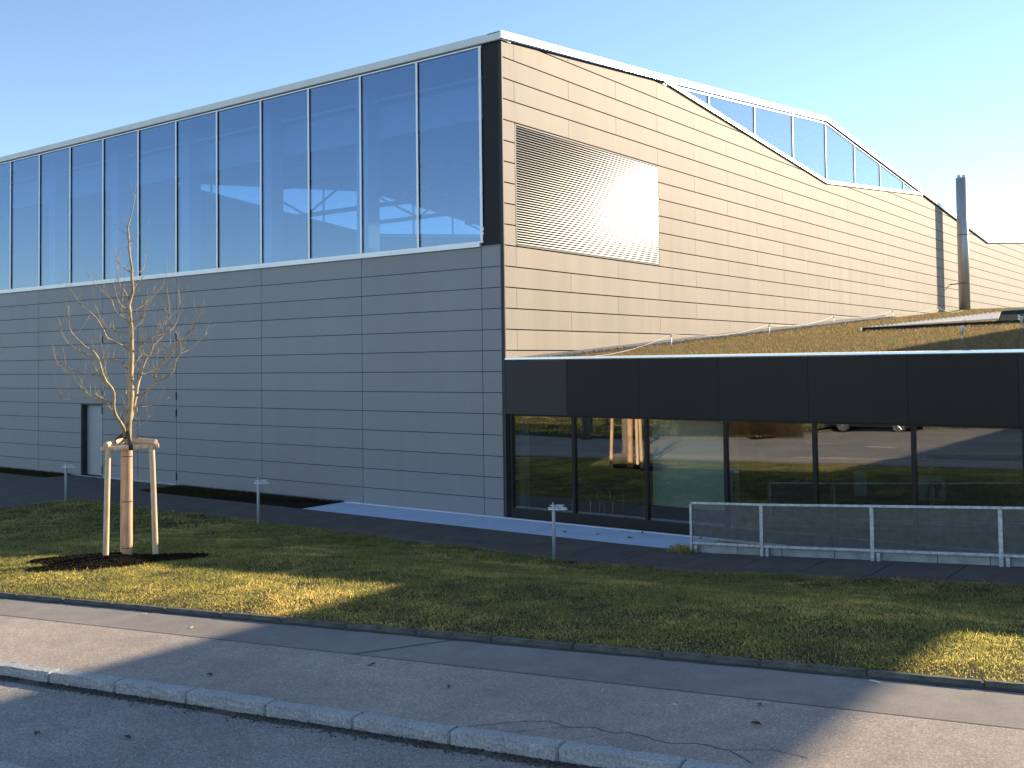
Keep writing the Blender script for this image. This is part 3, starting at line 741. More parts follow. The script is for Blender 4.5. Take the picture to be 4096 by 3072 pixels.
zl = lambda x, y: Gn(x, y)+.05*(fbm(x, y, 1.3, 5)-.5)
parts = [spray(1150000, (-5, 14), (-12.5, -3.1), zl, .012, .046, .0065, 1.9, gdens, 31, -.004),
         spray(200000, (-15, -5), (-12.5, -3.1), zl, .015, .05, .010, 1.9, gdens, 32, -.005),
         spray(40000, (-5, 14), (-12.5, -3.1), zl, .045, .085, .008, 1.5, lambda x, y: gdens(x, y)*(fbm(x, y, .9, 14) > .55), 33, -.005)]
Vs = []; Fs = []; o_ = 0
for V, Fc in parts: Vs.append(V); Fs.append(Fc+o_); o_ += len(V)
tag(np_mesh('lawn_grass', np.vstack(Vs), np.vstack(Fs), M_grass), 'short patchy winter grass on the lawn between footpath and walkway', 'grass', kind='stuff')
def sdens(x, y):
    e = np.clip(1-(y-y_edge_b(x))/2.3, 0, 1)
    return np.where(y > y_edge_b(x)-.05, gdens(x, y)*e*np.clip((fbm(x, y, .8, 44)-.36)*5, 0, 1), 0)
V, Fc = spray(260000, (-5, 14), (-12.5, -6.5), zl, .010, .030, .008, 3.2, sdens, 35, .0)
tag(np_mesh('dry_grass', V, Fc, M_straw), 'matted straw coloured dead grass along the lawn edge by the footpath', 'dry grass', kind='stuff')
V, Fc = spray(9000, (5.45, 13), (-1.5, -.15), lambda x, y: 0*x, .03, .09, .012, 1.0, None, 36, -.01)
V2, F2 = spray(900, (5.2, 5.75), (-1.95, -1.4), lambda x, y: 0*x, .05, .16, .014, 1.0, None, 37, .0)
tag(np_mesh('courtyard_grass', np.vstack([V, V2]), np.vstack([Fc, F2+len(V)]), M_grass), 'thin grass in the sunken strip behind the mesh railing', 'grass', kind='stuff')
# far side grass
V, Fc = spray(60000, (-26, 14), (-42, -23.0), lambda x, y: Gn(x, y)+.03*np.maximum(0, -26-y)+.2*(fbm(x, y, 1.3, 5)-.5)-.02, .05, .14, .04, 1.2, lambda x, y: (y < np.interp(x, [-40, -4.2, -2.8, 8, 20, 46], [-29.3, -24.2, -32.5, -33, -33, -33])-.1)*1.0, 38, -.01)
tag(np_mesh('verge_grass', V, Fc, M_grass), 'rough grass on the verge across the road', 'grass', kind='stuff')
# mulch bed
r = np.random.default_rng(9); n = 9000
a = r.uniform(0, 2*np.pi, n); q = np.sqrt(r.random(n)); rr = 1+.22*np.sin(a*3+1)+.15*np.sin(a*5)
lx = q*rr*1.32*np.cos(a); ly = q*rr*.80*np.sin(a)
x = -1.78+lx*.8-ly*.6; y = -9.32+lx*.6+ly*.8
z = zl(x, y)+.07*(1-q)+r.uniform(0, .025, n); s = r.uniform(.012, .032, n)
ang = r.uniform(0, np.pi, n); ct, st = np.cos(ang), np.sin(ang)
B0 = base[None]*(s[:, None, None]*np.stack([r.uniform(1, 2.0, n), r.uniform(.5, .9, n), r.uniform(.4, .9, n)], 1)[:, None, :])
B1 = np.stack([B0[..., 0]*ct[:, None]-B0[..., 1]*st[:, None], B0[..., 0]*st[:, None]+B0[..., 1]*ct[:, None], B0[..., 2]], -1)
Pm = np.stack([x, y, z], 1)[:, None, :]+B1
ring = []
mbv = [(-1.78, -9.32, float(zl(-1.78, -9.32))+.06)]; fac = []
for q2, hh in ((.5, .045), (1.0, .006)):
    for t in range(40):
        aa = 2*math.pi*t/40; r1 = 1+.22*math.sin(aa*3+1)+.15*math.sin(aa*5); ux = q2*r1*1.32*math.cos(aa); uy = q2*r1*.8*math.sin(aa)
        px, py = -1.78+ux*.8-uy*.6, -9.32+ux*.6+uy*.8; mbv.append((px, py, float(zl(px, py))+hh))
for t in range(40):
    t2 = (t+1) % 40; fac += [[0, 1+t, 1+t2], [1+t, 41+t, 41+t2], [1+t, 41+t2, 1+t2]]
tag(np_mesh('bark_mulch', np.vstack([np.array(mbv), Pm.reshape(-1, 3)]), np.vstack([np.array(fac), (tri[None]+6*np.arange(n)[:, None, None]).reshape(-1, 3)+len(mbv)]), M_mulch), 'bed of dark bark mulch round the staked tree', 'mulch', kind='stuff')
V, Fc = spray(26000, (-12.4, -5.35), (-1.5, -.05), lambda x, y: 0*x-.03, .02, .10, .028, 1.2, lambda x, y: np.where(y > -.05-1.45*np.clip((-5.2-x)/5, .12, 1)-.1, .5+.5*fbm(x, y, 2, 2), 0), 39)
V2, F2 = spray(14000, (-30, -18.5), (-.99, -.05), lambda x, y: 0*x-.03, .02, .11, .035, 1.2, None, 40)
tag(np_mesh('ground_cover', np.vstack([V, V2]), np.vstack([Fc, F2+len(V)]), M_ivy), 'low dark ground cover plants at the foot of the grey wall', 'ground cover', kind='stuff')

# ------------------------------------------------------------------ kerbs and edging stones
KD = Vector((.990, .1415, .035)).normalized()
def stone_mesh(name, L, Wd, H, rough, mat, seed):
    bm = bmesh.new(); bmesh.ops.create_cube(bm, size=1)
    bmesh.ops.scale(bm, vec=(L, Wd, H), verts=bm.verts); bmesh.ops.translate(bm, vec=(L/2, 0, -H/2), verts=bm.verts)
    bmesh.ops.bevel(bm, geom=bm.edges[:], offset=.014, segments=2, affect='EDGES')
    bmesh.ops.subdivide_edges(bm, edges=[e for e in bm.edges if e.calc_length() > .2], cuts=9, use_grid_fill=True)
    rr_ = random.Random(seed)
    for v in bm.verts:
        v.co += Vector((0, rr_.uniform(-1, 1), rr_.uniform(-1, 1)))*rough
    me = bpy.data.meshes.new(name); bm.to_mesh(me); bm.free(); me.materials.append(mat)
    me.polygons.foreach_set('use_smooth', [False]*len(me.polygons)); return me
ords = ['first', 'second', 'third', 'fourth', 'fifth', 'sixth', 'seventh', 'eighth', 'ninth', 'tenth', 'eleventh', 'twelfth', 'thirteenth', 'fourteenth', 'fifteenth', 'sixteenth', 'seventeenth']
kmesh = [stone_mesh('kerb_stone', .975, .17, .30, .0045, M_granite, s) for s in range(4)]
def place_stone(name, me, x, y, z, jit, lab, cat, grp):
    o = bpy.data.objects.new(name, me); COL.objects.link(o); o.location = (x, y, z+random.uniform(-jit, jit))
    o.rotation_euler = (random.uniform(-jit, jit), -math.asin(KD.z)+random.uniform(-jit, jit)*.5, math.atan2(KD.y, KD.x)+random.uniform(-jit, jit)*.6)
    return tag(o, lab, cat, grp)
for i in range(13):
    x = 4.26+(i-3)*.972; y = y_kerb_b(x)-.08
    place_stone('kerb_stone', kmesh[i % 4], x, y, G(x, y)-.020, .008, 'rough grey granite kerb stone, %s from the left along the footpath' % ords[i], 'kerb stone', 'granite kerb stones along the footpath')
for i in range(4):
    x = 5.2+i*.972; y = y_k2b(x)-.08
    place_stone('kerb_stone', kmesh[(i+2) % 4], x, y, G(x, y)+.0, .006, 'granite kerb stone at the lower left picture corner, %s of its short row' % ords[i], 'kerb stone', 'granite kerb stones at the traffic island')
emesh = [stone_mesh('edging_stone', .982, .085, .25, .0025, M_edging, s+10) for s in range(3)]
for i in range(17):
    x = 5.64+(i-8)*.975; y = y_edge_b(x)-.045
    place_stone('edging_stone', emesh[i % 3], x, y, G(x, y)+.022, .005, 'narrow mossy concrete edging stone between lawn and footpath, %s from the left' % ords[i], 'edging stone', 'concrete edging stones of the lawn')
# cracks in the footpath
m = MB()
def crack(pts, w):
    P2 = []
    for a, b in zip(pts[:-1], pts[1:]):
        for q in range(6):
            t = q/6; P2.append((a[0]+(b[0]-a[0])*t+random.uniform(-.012, .012), a[1]+(b[1]-a[1])*t+random.uniform(-.012, .012)))
    P2.append(pts[-1])
    for a, b in zip(P2[:-1], P2[1:]):
        m.face((a[0], a[1]-w/2, G(a[0], a[1])-.0285), (b[0], b[1]-w/2, G(b[0], b[1])-.0285), (b[0], b[1]+w/2, G(b[0], b[1])-.0285), (a[0], a[1]+w/2, G(a[0], a[1])-.0285))
crack([(9.15, -12.93), (9.49, -12.56), (9.68, -12.45), (9.9, -12.5), (10.07, -12.40), (10.28, -12.44), (10.4, -12.37), (10.54, -12.38), (10.75, -12.43), (10.99, -12.32), (11.24, -12.33), (11.5, -12.5)], .012)
crack([(9.55, -12.87), (9.75, -12.62), (9.9, -12.5)], .008); crack([(10.1, -12.72), (10.28, -12.45)], .007); crack([(11.24, -12.33), (11.52, -12.15), (11.8, -12.2)], .008)
tag(m.build('footpath_cracks', M_black), kind='structure')
# seam lines in the asphalt
m = MB()
for a in np.arange(-6, 16, .25): m.face((a, y_seam(a)-.009, G(a, y_seam(a))-.0275), (a+.25, y_seam(a+.25)-.009, G(a+.25, y_seam(a+.25))-.0275), (a+.25, y_seam(a+.25)+.009+random.uniform(-.004, .004), G(a+.25, y_seam(a+.25))-.0275), (a, y_seam(a)+.009, G(a, y_seam(a))-.0275))
m.face((6.57, y_seam(6.57), G(6.57, -11.6)-.0275), (6.60, y_seam(6.6), G(6.6, -11.6)-.0275), (7.23, y_edge_f(7.23), G(7.23, -10.6)-.0275), (7.2, y_edge_f(7.2), G(7.2, -10.6)-.0275))
tag(m.build('asphalt_seams', plain('tar_seam', (.09, .085, .08), .8)), kind='structure')
def ragged(name, mat, yb, w, dz, seed):
    X = np.arange(-4, 14, .06); V = []; Fq_ = []
    for i, x in enumerate(X):
        ww = w*(.45+.9*float(fbm(x, seed, 1.1, seed))+.35*float(hnoise(x, seed, 9, seed))); y = yb(x)
        V += [(x, y, G(x, y)+dz), (x, y-ww, G(x, y-ww)+dz)]
        if i: k = 2*i; Fq_.append([k-2, k-1, k+1, k])
    return tag(np_mesh(name, V, Fq_, mat), kind='structure')
ragged('gutter_dirt', soil('gutter_dirt', (.10, .085, .07), (.20, .175, .155), 22), y_kerb_f, .11, -.1265, 3)
ragged('gutter_dirt', soil('edge_dirt', (.07, .065, .06), (.17, .16, .15), 14), y_edge_f, .07, -.0255, 5)
mbf = MB()
for a in np.arange(-30, 24, .9):
    b2 = a+.9; p, q = y_far(a), y_far(b2)
    mbf.face((a, p+.004, G(a, p)-.16), (b2, q+.004, G(b2, q)-.16), (b2, q+.004, G(b2, q)+.0), (a, p+.004, G(a, p)+.0))
    mbf.face((a, p+.004, G(a, p)+.0), (b2, q+.004, G(b2, q)+.0), (b2, q-.15, G(b2, q)+.0), (a, p-.15, G(a, p)+.0))
tag(mbf.build('far_kerb', M_edging), kind='structure')
# grit and leaf crumbs in the gutter
r = np.random.default_rng(77); n = 5200
x = r.uniform(1.5, 13, n); q = np.abs(r.normal(0, .075, n)); yk_ = -14.24+.143*x-.165
keep = fbm(x, x*0, 1.2, 31) > .36; x = x[keep]; q = q[keep]; yk_ = yk_[keep]; n = len(x); y = yk_-q
z = Gn(x, y)-.127; s = r.uniform(.004, .011, n)
base6 = np.array([[1, 0, 0], [0, 1, 0], [-1, 0, 0], [0, -1, 0], [0, 0, 1], [0, 0, -.3]], float)
tri8 = np.array([[0, 1, 4], [1, 2, 4], [2, 3, 4], [3, 0, 4], [1, 0, 5], [2, 1, 5], [3, 2, 5], [0, 3, 5]])
Pg = np.stack([x, y, z], 1)[:, None, :]+base6[None]*(s[:, None, None]*r.uniform(.5, 1.5, (n, 6, 1)))
tag(np_mesh('gutter_grit', Pg.reshape(-1, 3), (tri8[None]+6*np.arange(n)[:, None, None]).reshape(-1, 3), soil('grit_crumbs', (.03, .024, .018), (.16, .13, .10), 30)), 'dark grit and leaf crumbs lying in the gutter along the granite kerb', 'grit', kind='stuff')
# road arrow and marking across the road
m = MB(); zr = lambda x, y: G(x, y)-.124
for q in ([(1.6, -20.5), (2.4, -20.6), (2.25, -20.05)], [(2.5, -20.3), (3.0, -20.4), (2.85, -20.0), (2.4, -19.95)], [(-1.2, -22.2), (.0, -22.05), (.0, -21.93), (-1.2, -22.08)]):
    m.face(*[(x, y, zr(x, y)) for x, y in q])
tag(m.build('road_marking', M_paint), kind='structure')

# ------------------------------------------------------------------ leaves and litter
def leaf_mesh(seed):
    r2 = random.Random(seed); m = MB(); n = 7; L = []
    for i in range(n):
        t = i/(n-1); w = .022*math.sin(math.pi*min(1, t*1.02)**.8)+.001; zc = .012*math.sin(t*3+seed)+.008
        L.append(((t-.5)*.10, w, zc+r2.uniform(0, .012), -w, zc+r2.uniform(0, .012)))
    for a, b in zip(L[:-1], L[1:]):
        m.face((a[0], a[3], a[4]), (b[0], b[3], b[4]), (b[0], 0, .006), (a[0], 0, .006)); m.face((a[0], 0, .006), (b[0], 0, .006), (b[0], b[1], b[2]), (a[0], a[1], a[2]))
    return m
lf = [leaf_mesh(s).build('fallen_leaf', M_leaf) for s in range(3)]
spots = [(1.64, -.49, 0), (2.31, -1.03, 0), (3.02, -.88, 0), (3.82, -.91, 0), (3.73, -.23, 0), (5.03, -1.37, 0), (5.07, -.21, 0)]
for i, (x, y, z) in enumerate(spots):
    o = lf[i] if i < 3 else lf[i % 3].copy()
    if i >= 3: COL.objects.link(o)
    o.location = (x, y, .008); o.rotation_euler.z = i*1.3; o.scale = (1.15,)*3
    tag(o, 'small curled brown dead leaf lying on the pale terrace slabs', 'leaf', 'dead leaves on the terrace slabs')
for i, (x, y, dz) in enumerate([(5.9, -13.0, -.03), (5.76, -14.75, -.13), (7.09, -11.9, -.03), (11.18, -11.69, -.03), (8.3, -12.1, -.03), (9.4, -15.0, -.13), (6.6, -14.4, -.13), (11.0, -11.2, -.03)]):
    o = lf[i % 3].copy(); COL.objects.link(o); o.location = (x, y, G(x, y)+dz+.003); o.rotation_euler.z = i*2.1; o.scale = (.9,)*3
    tag(o, 'small brown dead leaf lying on the grey asphalt', 'leaf', 'dead leaves on the asphalt')
for i, (x, y, dz, ln) in enumerate([(11.56, -10.05, -.03, .11), (2.6, -11.55, -.03, .05), (3.9, -11.75, -.03, .05), (10.4, -11.55, -.03, .03)]):
    m = MB(); m.prism([(0, 0, 0), (ln, .01, .004), (ln*1.1, .03, .006), (.01, .02, .002)], (0, 0, .004)); o = m.build('paper_scrap', M_litter); o.location = (x, y, G(x, y)+dz+.004); o.rotation_euler.z = -.4+i
    tag(o, 'tiny white paper scrap on the asphalt footpath', 'litter', 'paper scraps on the footpath')

# ------------------------------------------------------------------ mesh railing on a low wall
wl = tag(empty('low_wall', (5.62, -1.70, 0)), 'low weathered concrete block wall under the mesh railing', 'wall')
m = MB(); xs_ = [0, .9, 1.75, 2.7, 3.35, 4.4, 5.2, 6.2, 7.1, 8.2, 9.3, 10.4]
for a, b in zip(xs_[:-1], xs_[1:]):
    za, zb = zwf(5.62+a), zwf(5.62+b)
    m.hexa([(a+.004, .03, -.2), (b-.004, .03, -.2), (b-.004, .16, -.2), (a+.004, .16, -.2), (a+.004, .03, za+.15), (b-.004, .03, zb+.15), (b-.004, .16, zb+.15), (a+.004, .16, za+.15)])
m.build('blocks', M_blockwall, wl, bevel=.008)
rl_ = tag(empty('mesh_railing', (0, -1.74, 0)), 'galvanised steel railing with fine wire mesh beside the glass front', 'railing')
px_ = [5.63, 7.03, 9.0, 11.0, 13.0, 15.0]
def rz(x): return zwf(x)
def rail(za, zb, name, w=.05, h=.05):
    m = MB()
    for a, b in zip(px_[:-1], px_[1:]):
        m.hexa([(a, -w/2, rz(a)+za), (b, -w/2, rz(b)+za), (b, w/2, rz(b)+za), (a, w/2, rz(a)+za), (a, -w/2, rz(a)+zb), (b, -w/2, rz(b)+zb), (b, w/2, rz(b)+zb), (a, w/2, rz(a)+zb)])
    m.build(name, M_galv, rl_, bevel=.004)
rail(.905, .945, 'top_rail', .052); rail(.155, .20, 'bottom_rail', .045)
for x in px_:
    m = MB(); w = .024 if x < 6 else .032; m.box(x-w, x+w, -.029, .02, rz(x)-.02, rz(x)+.903); m.box(x+w+.03, x+w+.09, -.012, .05, rz(x)-.01, rz(x)+.15); m.build('post', M_galv, rl_, bevel=.003)
for a, b in zip(px_[:-1], px_[1:]):
    m = MB(); n = int((b-a-.08)/.0125)
    for i in range(n):
        x = a+.04+(b-a-.08)*(i+.5)/n; m.box(x-.0021, x+.0021, -.003, .0, rz(x)+.20, rz(x)+.905)
    k = 3
    for i in range(k):
        z = .21+.69*i/(k-1); m.hexa([(a+.03, .0005, rz(a+.03)+z-.0012), (b-.03, .0005, rz(b-.03)+z-.0012), (b-.03, .003, rz(b-.03)+z-.0012), (a+.03, .003, rz(a+.03)+z-.0012), (a+.03, .0005, rz(a+.03)+z+.0012), (b-.03, .0005, rz(b-.03)+z+.0012), (b-.03, .003, rz(b-.03)+z+.0012), (a+.03, .003, rz(a+.03)+z+.0012)])
    m.build('mesh_panel', M_wire, rl_)

# ------------------------------------------------------------------ bollard lights
def bollard():
    t = empty('bollard_light')
    m = MB(); m.tube([(0, 0, -.1), (0, 0, .93), (0, 0, .985)], [.032, .032, .029], 16); m.build('pole', M_pole, t, smooth=True)
    m = MB(); m.prism([(-.095, -.10, .93), (.22, -.10, .925), (.26, -.02, .925), (.22, .13, .93), (-.095, .12, .935)], (0, 0, .022)); m.build('reflector_plate', M_white, t, bevel=.003)
    m = MB(); m.prism([(.035, -.055, .955), (.16, -.055, .955), (.17, .06, .955), (.035, .06, .955)], (.0, 0, .055)); m.build('lamp_box', M_pole, t, bevel=.004)
    m = MB(); m.box(-.06, .20, .061, .085, .985, 1.0); m.tube([(.0, 0, .97), (-.01, 0, 1.06)], [.012, .007], 6); m.build('bracket', M_white, t)
    m = MB(); m.tube([(.0, -.02, 1.03), (.05, -.05, .99), (.10, -.06, .965)], .006, 5); m.build('cable', M_black, t)
    return t
b0 = bollard()
for i, (x, y, lab) in enumerate(((3.84, -3.72, 'slim grey bollard light in front of the glazed wing'), (-4.28, -3.83, 'slim grey bollard light before the grey wall, right of the staked tree'), (-11.94, -4.08, 'slim grey bollard light near the service door, left of the staked tree'))):
    b = b0 if i == 0 else copy_tree(b0)
    b.location = (x, y, G(x, y)-.0); b.rotation_euler.z = math.atan2(CR.y, CR.x)+(.0, .25, .4)[i]
    tag(b, lab, 'bollard light', 'bollard lights along the walkway')

# ------------------------------------------------------------------ trees
SCL = 18.6/4171.7/2.9105
TR = [   # outline of the limbs in the plane of the tree (crop units, y down), base radius m
 ('stem', [(1036, 4400), (1036, 3900), (1040, 3400), (1045, 3056), (1050, 2957), (1056, 2847), (1068, 2727), (1080, 2597), (1083, 2477), (1080, 2357), (1078, 2277), (1082, 2157), (1085, 2057), (1082, 1957), (1085, 1857), (1082, 1777), (1075, 1717), (1068, 1637), (1062, 1557), (1055, 1517), (1062, 1480), (1075, 1430), (1090, 1380), (1100, 1330), (1095, 1250), (1088, 1150), (1090, 1070), (1070, 960), (1060, 850), (1055, 750), (1050, 670), (1045, 590), (1060, 530), (1085, 450), (1110, 330), (1138, 200)], .058),
 ('b', [(1015, 3050), (1000, 2960), (960, 2877), (900, 2777), (880, 2667), (885, 2577), (870, 2487), (800, 2397), (780, 2357), (745, 2267), (720, 2157), (690, 2097), (640, 2037), (580, 2007), (510, 1942), (440, 1867), (400, 1797), (390, 1677), (393, 1547)], .030),
 ('b', [(885, 2740), (810, 2677), (730, 2617), (620, 2577), (520, 2487), (440, 2387), (340, 2297), (280, 2237), (190, 2157)], .017),
 ('b', [(870, 2647), (780, 2607), (700, 2557), (660, 2542), (590, 2572), (470, 2587), (340, 2592), (290, 2547), (275, 2507)], .011),
 ('b', [(735, 2600), (765, 2500), (785, 2400), (790, 2300), (770, 2150), (745, 1990), (730, 1850)], .011),
 ('b', [(700, 2117), (590, 2087), (500, 2047), (420, 1997), (360, 1947), (330, 1907), (290, 1797), (275, 1687)], .012),
 ('b', [(790, 2390), (740, 2337), (690, 2277), (645, 2197), (690, 2130)], .013),
 ('b', [(1066, 2290), (1000, 2217), (950, 2167), (860, 2142), (780, 2137), (700, 2142)], .018),
 ('b', [(1074, 2065), (1010, 1997), (950, 1967), (850, 1917), (800, 1887), (770, 1817), (730, 1747), (680, 1667), (620, 1607), (540, 1547), (470, 1457), (400, 1357), (340, 1297)], .019),
 ('b', [(1075, 1740), (1020, 1677), (960, 1627), (910, 1587), (880, 1527), (850, 1437), (800, 1397), (720, 1310), (650, 1250), (560, 1120)], .015),
 ('b', [(1072, 1822), (960, 1812), (870, 1797), (810, 1777), (780, 1747), (740, 1717), (710, 1647), (690, 1577), (650, 1497)], .011),
 ('b', [(985, 1975), (1010, 1937), (960, 1897), (965, 1827)], .010),
 ('b', [(730, 2327), (610, 2312), (500, 2287), (400, 2247), (300, 2197), (230, 2157), (200, 2077), (190, 1977)], .012),
 ('b', [(1050, 1567), (980, 1527), (930, 1457), (900, 1367), (890, 1287), (920, 1167), (920, 1057)], .012),
 ('b', [(1060, 1417), (1010, 1377), (970, 1327)], .008),
 ('b', [(1052, 2990), (1064, 2900), (1100, 2750), (1140, 2577), (1160, 2447), (1195, 2337), (1230, 2217), (1265, 2137), (1320, 2057), (1350, 1967), (1400, 1927), (1480, 1847), (1560, 1797), (1610, 1747), (1650, 1667), (1675, 1597)], .034),
 ('b', [(1145, 2562), (1230, 2547), (1300, 2477), (1370, 2407), (1370, 2327), (1410, 2247), (1470, 2157), (1520, 2077), (1600, 1997), (1700, 1957), (1830, 1847)], .019),
 ('b', [(1370, 2402), (1450, 2382), (1540, 2337), (1590, 2267), (1610, 2167), (1650, 2087), (1680, 2037), (1640, 1907), (1600, 1797)], .014),
 ('b', [(1082, 2290), (1130, 2197), (1180, 2117), (1220, 2087), (1290, 2107), (1400, 2057), (1460, 2007), (1545, 1977), (1550, 1877), (1560, 1777)], .017),
 ('b', [(1086, 2065), (1160, 2017), (1210, 1967), (1280, 1907), (1350, 1857), (1400, 1797), (1440, 1742)], .018),
 ('b', [(1080, 1740), (1150, 1677), (1210, 1647), (1260, 1527), (1320, 1457)], .013),
 ('b', [(1086, 1840), (1130, 1767), (1200, 1707), (1230, 1647), (1260, 1577), (1300, 1507)], .012),
 ('b', [(1066, 1580), (1140, 1557), (1220, 1507), (1290, 1437), (1390, 1347), (1450, 1287), (1485, 1207)], .012),
 ('b', [(1200, 2330), (1300, 2297), (1390, 2247), (1480, 2177), (1570, 2097), (1660, 1997), (1750, 1937)], .015),
 ('b', [(1300, 1897), (1400, 1867), (1500, 1837), (1560, 1807)], .009),
 ('b', [(1410, 2240), (1520, 2197), (1660, 2177)], .008),
 ('b', [(1640, 2090), (1770, 2037), (1880, 1947), (2000, 1827)], .009),
 ('b', [(1660, 1960), (1760, 1837), (1850, 1767), (1900, 1647), (1940, 1537), (1970, 1437)], .010),
 ('b', [(1475, 1850), (1500, 1737), (1560, 1617), (1640, 1557), (1690, 1457), (1680, 1337), (1675, 1277)], .009),
 ('b', [(1545, 1620), (1500, 1497), (1470, 1467)], .006), ('b', [(1560, 1615), (1550, 1457), (1520, 1267)], .007),
 ('b', [(1095, 2760), (1140, 2707), (1150, 2757), (1120, 2797), (1140, 2887), (1060, 2945)], .010),
 ('b', [(1100, 2697), (1170, 2702), (1300, 2697), (1400, 2667), (1545, 2602)], .008),
 ('b', [(1085, 2367), (1140, 2327), (1165, 2247)], .013), ('b', [(1045, 2640), (1020, 2560), (1030, 2450), (1048, 2400)], .013),
 ('b', [(1086, 1122), (1010, 1080), (950, 1030), (910, 940), (895, 880)], .012), ('b', [(1090, 1117), (1200, 1105), (1240, 1020), (1262, 850)], .009),
 ('b', [(1050, 672), (960, 620), (860, 520)], .007), ('b', [(1055, 857), (990, 790), (935, 720)], .006), ('b', [(1060, 862), (1090, 810), (1105, 790)], .006),
 ('b', [(1045, 597), (970, 540)], .005), ('b', [(1056, 767), (1130, 720)], .005), ('b', [(1098, 1332), (1140, 1270), (1190, 1200), (1240, 1150)], .009),
 ('b', [(1066, 1460), (1000, 1340), (950, 1280), (925, 1180), (920, 1050)], .011), ('b', [(1088, 1395), (1170, 1330), (1215, 1270)], .009),
 ('b', [(1072, 2990), (1150, 2950), (1230, 2890), (1300, 2810)], .006), ('b', [(1005, 2960), (980, 2850), (960, 2810), (905, 2775)], .014),
]
def make_tree(seed, mat, twig=1.0):
    rd = random.Random(seed); placed = []       # (u, v, depth)
    trunk = MB(); crown = MB(); tips = []
    for idx, (kd, pts, r0) in enumerate(TR):
        P = [((u-1036)*SCL*.943, (4438-v)*SCL) for u, v in pts]
        d0 = 0.0
        if placed and kd != 'stem':
            d0 = min(placed, key=lambda q: (q[0]-P[0][0])**2+(q[1]-P[0][1])**2)[2]
        sl_ = 0 if kd == 'stem' else rd.choice((-1, 1))*rd.uniform(.25, .7)
        out = []; L = 0; tot = sum(math.hypot(b[0]-a[0], b[1]-a[1]) for a, b in zip(P[:-1], P[1:]))
        for i, (u, v) in enumerate(P):
            if i: L += math.hypot(u-P[i-1][0], v-P[i-1][1])
            dd = d0+sl_*L*(1-.3*L/max(tot, .01))*.8+(.0 if kd == 'stem' else rd.uniform(-.02, .02))
            out.append(Vector((u, dd, v))); placed.append((u, v, dd))
        # smooth to more points
        fine = []
        for i in range(len(out)-1):
            p0 = out[max(i-1, 0)]; p1 = out[i]; p2 = out[i+1]; p3 = out[min(i+2, len(out)-1)]
            for q in range(3):
                t = q/3; fine.append(.5*((2*p1)+(p2-p0)*t+(2*p0-5*p1+4*p2-p3)*t*t+(3*p1-p0-3*p2+p3)*t**3))
        fine.append(out[-1]); n = len(fine)
        if kd == 'stem':
            rad = [max(.006, r0*(1-i/n)**.85+.004)*(1+rd.uniform(-.06, .06)) for i in range(n)]
            trunk.tube(fine, rad, 10)
        else:
            rad = [max(.0042, 1.1*r0*(1-i/n)**.8)*(1+rd.uniform(-.1, .1)) for i in range(n)]
            crown.tube(fine, rad, 6)
        for i in range(3 if kd != 'stem' else 12, n, 1):
            if rd.random() < (.50 if kd != 'stem' else .22)*twig: tips.append((fine[i], (fine[min(i+1, n-1)]-fine[i-1]).normalized(), rad[i]))
    for p, d, r in tips:
        L = rd.uniform(.08, .48); side = Vector((rd.uniform(-1, 1), rd.uniform(-1, 1), rd.uniform(.0, 1.0))).normalized()
        dr = (d*.35+side*.9+Vector((0, 0, .45))).normalized(); q = [p.copy()]
        for k in range(4):
            dr = (dr+Vector((rd.uniform(-.18, .18), rd.uniform(-.18, .18), .16))).normalized(); q.append(q[-1]+dr*L/4)
        rr2 = min(r*.6, .0058); crown.tube(q, [rr2, rr2*.85, rr2*.7, rr2*.6, .0024], 4)
    return trunk, crown
TB = (-1.875, -8.82); zt = G(*TB)
def tree_obj(lab, loc, rz_, seed, mat, twig=1.0):
    t = empty('young_tree', loc, rz_); tr_, cr_ = make_tree(seed, mat, twig)
    tr_.build('trunk', mat, t, smooth=True); cr_.build('crown', mat, t, smooth=True)
    return tag(t, lab, 'tree')
azR = R_(56.6)
t1 = tree_obj('sunlit bare young tree held by wooden stakes on the lawn', (TB[0], TB[1], zt), azR, 5, M_bark)
m = MB(); pts = [(math.cos(a)*(.09+.004*math.sin(a*11)), math.sin(a)*(.09+.004*math.cos(a*13)), 0) for a in np.linspace(0, 2*math.pi, 40, endpoint=False)]
m.tube([(0, 0, -.05), (.0, 0, .6), (.0, 0, 1.2), (-.004, 0, 1.93)], [.093, .090, .092, .094], 32)
wr = m.build('reed_wrap', M_reed, t1)
m = MB()
for z in (.16, .98, 1.78): m.tube([(0, 0, z), (0, 0, z+.012)], .097, 24)
m.build('wire_band', M_black, wr)
# tripod of stakes
sp = tag(empty('tree_support', (TB[0], TB[1], zt)), 'tripod of pale round wooden stakes with crossbars round the young tree', 'tree support')
def loc2(x, y): return Vector((x-TB[0], y-TB[1], 0))
bL, bR = loc2(-1.86, -9.26), loc2(-1.34, -8.60); bT = loc2(-2.42, -8.55)
tL, tR, tT = bL*.88+Vector((0, 0, 1.97)), bR*.86+Vector((0, 0, 1.99)), bT*.88+Vector((0, 0, 2.0))
for a, b in ((bL, tL), (bR, tR), (bT, tT)):
    m = MB(); m.tube([a+Vector((0, 0, -.1)), a.lerp(b, .5), b], [.052, .050, .048], 14); m.build('stake', M_stake, sp, smooth=False)
for a, b, dz in ((tL, tR, -.02), (tR, tT, .06), (tT, tL, .055)):
    d = (b-a).normalized(); m = MB(); a2, b2 = a-d*.13+Vector((0, 0, dz)), b+d*.12+Vector((0, 0, dz)); m.tube([a2, a2+d*.01, b2-d*.01, b2], [.038, .046, .046, .038], 12); m.build('crossbar', M_stake, sp)
m = MB(); c = Vector((0, 0, 2.17))
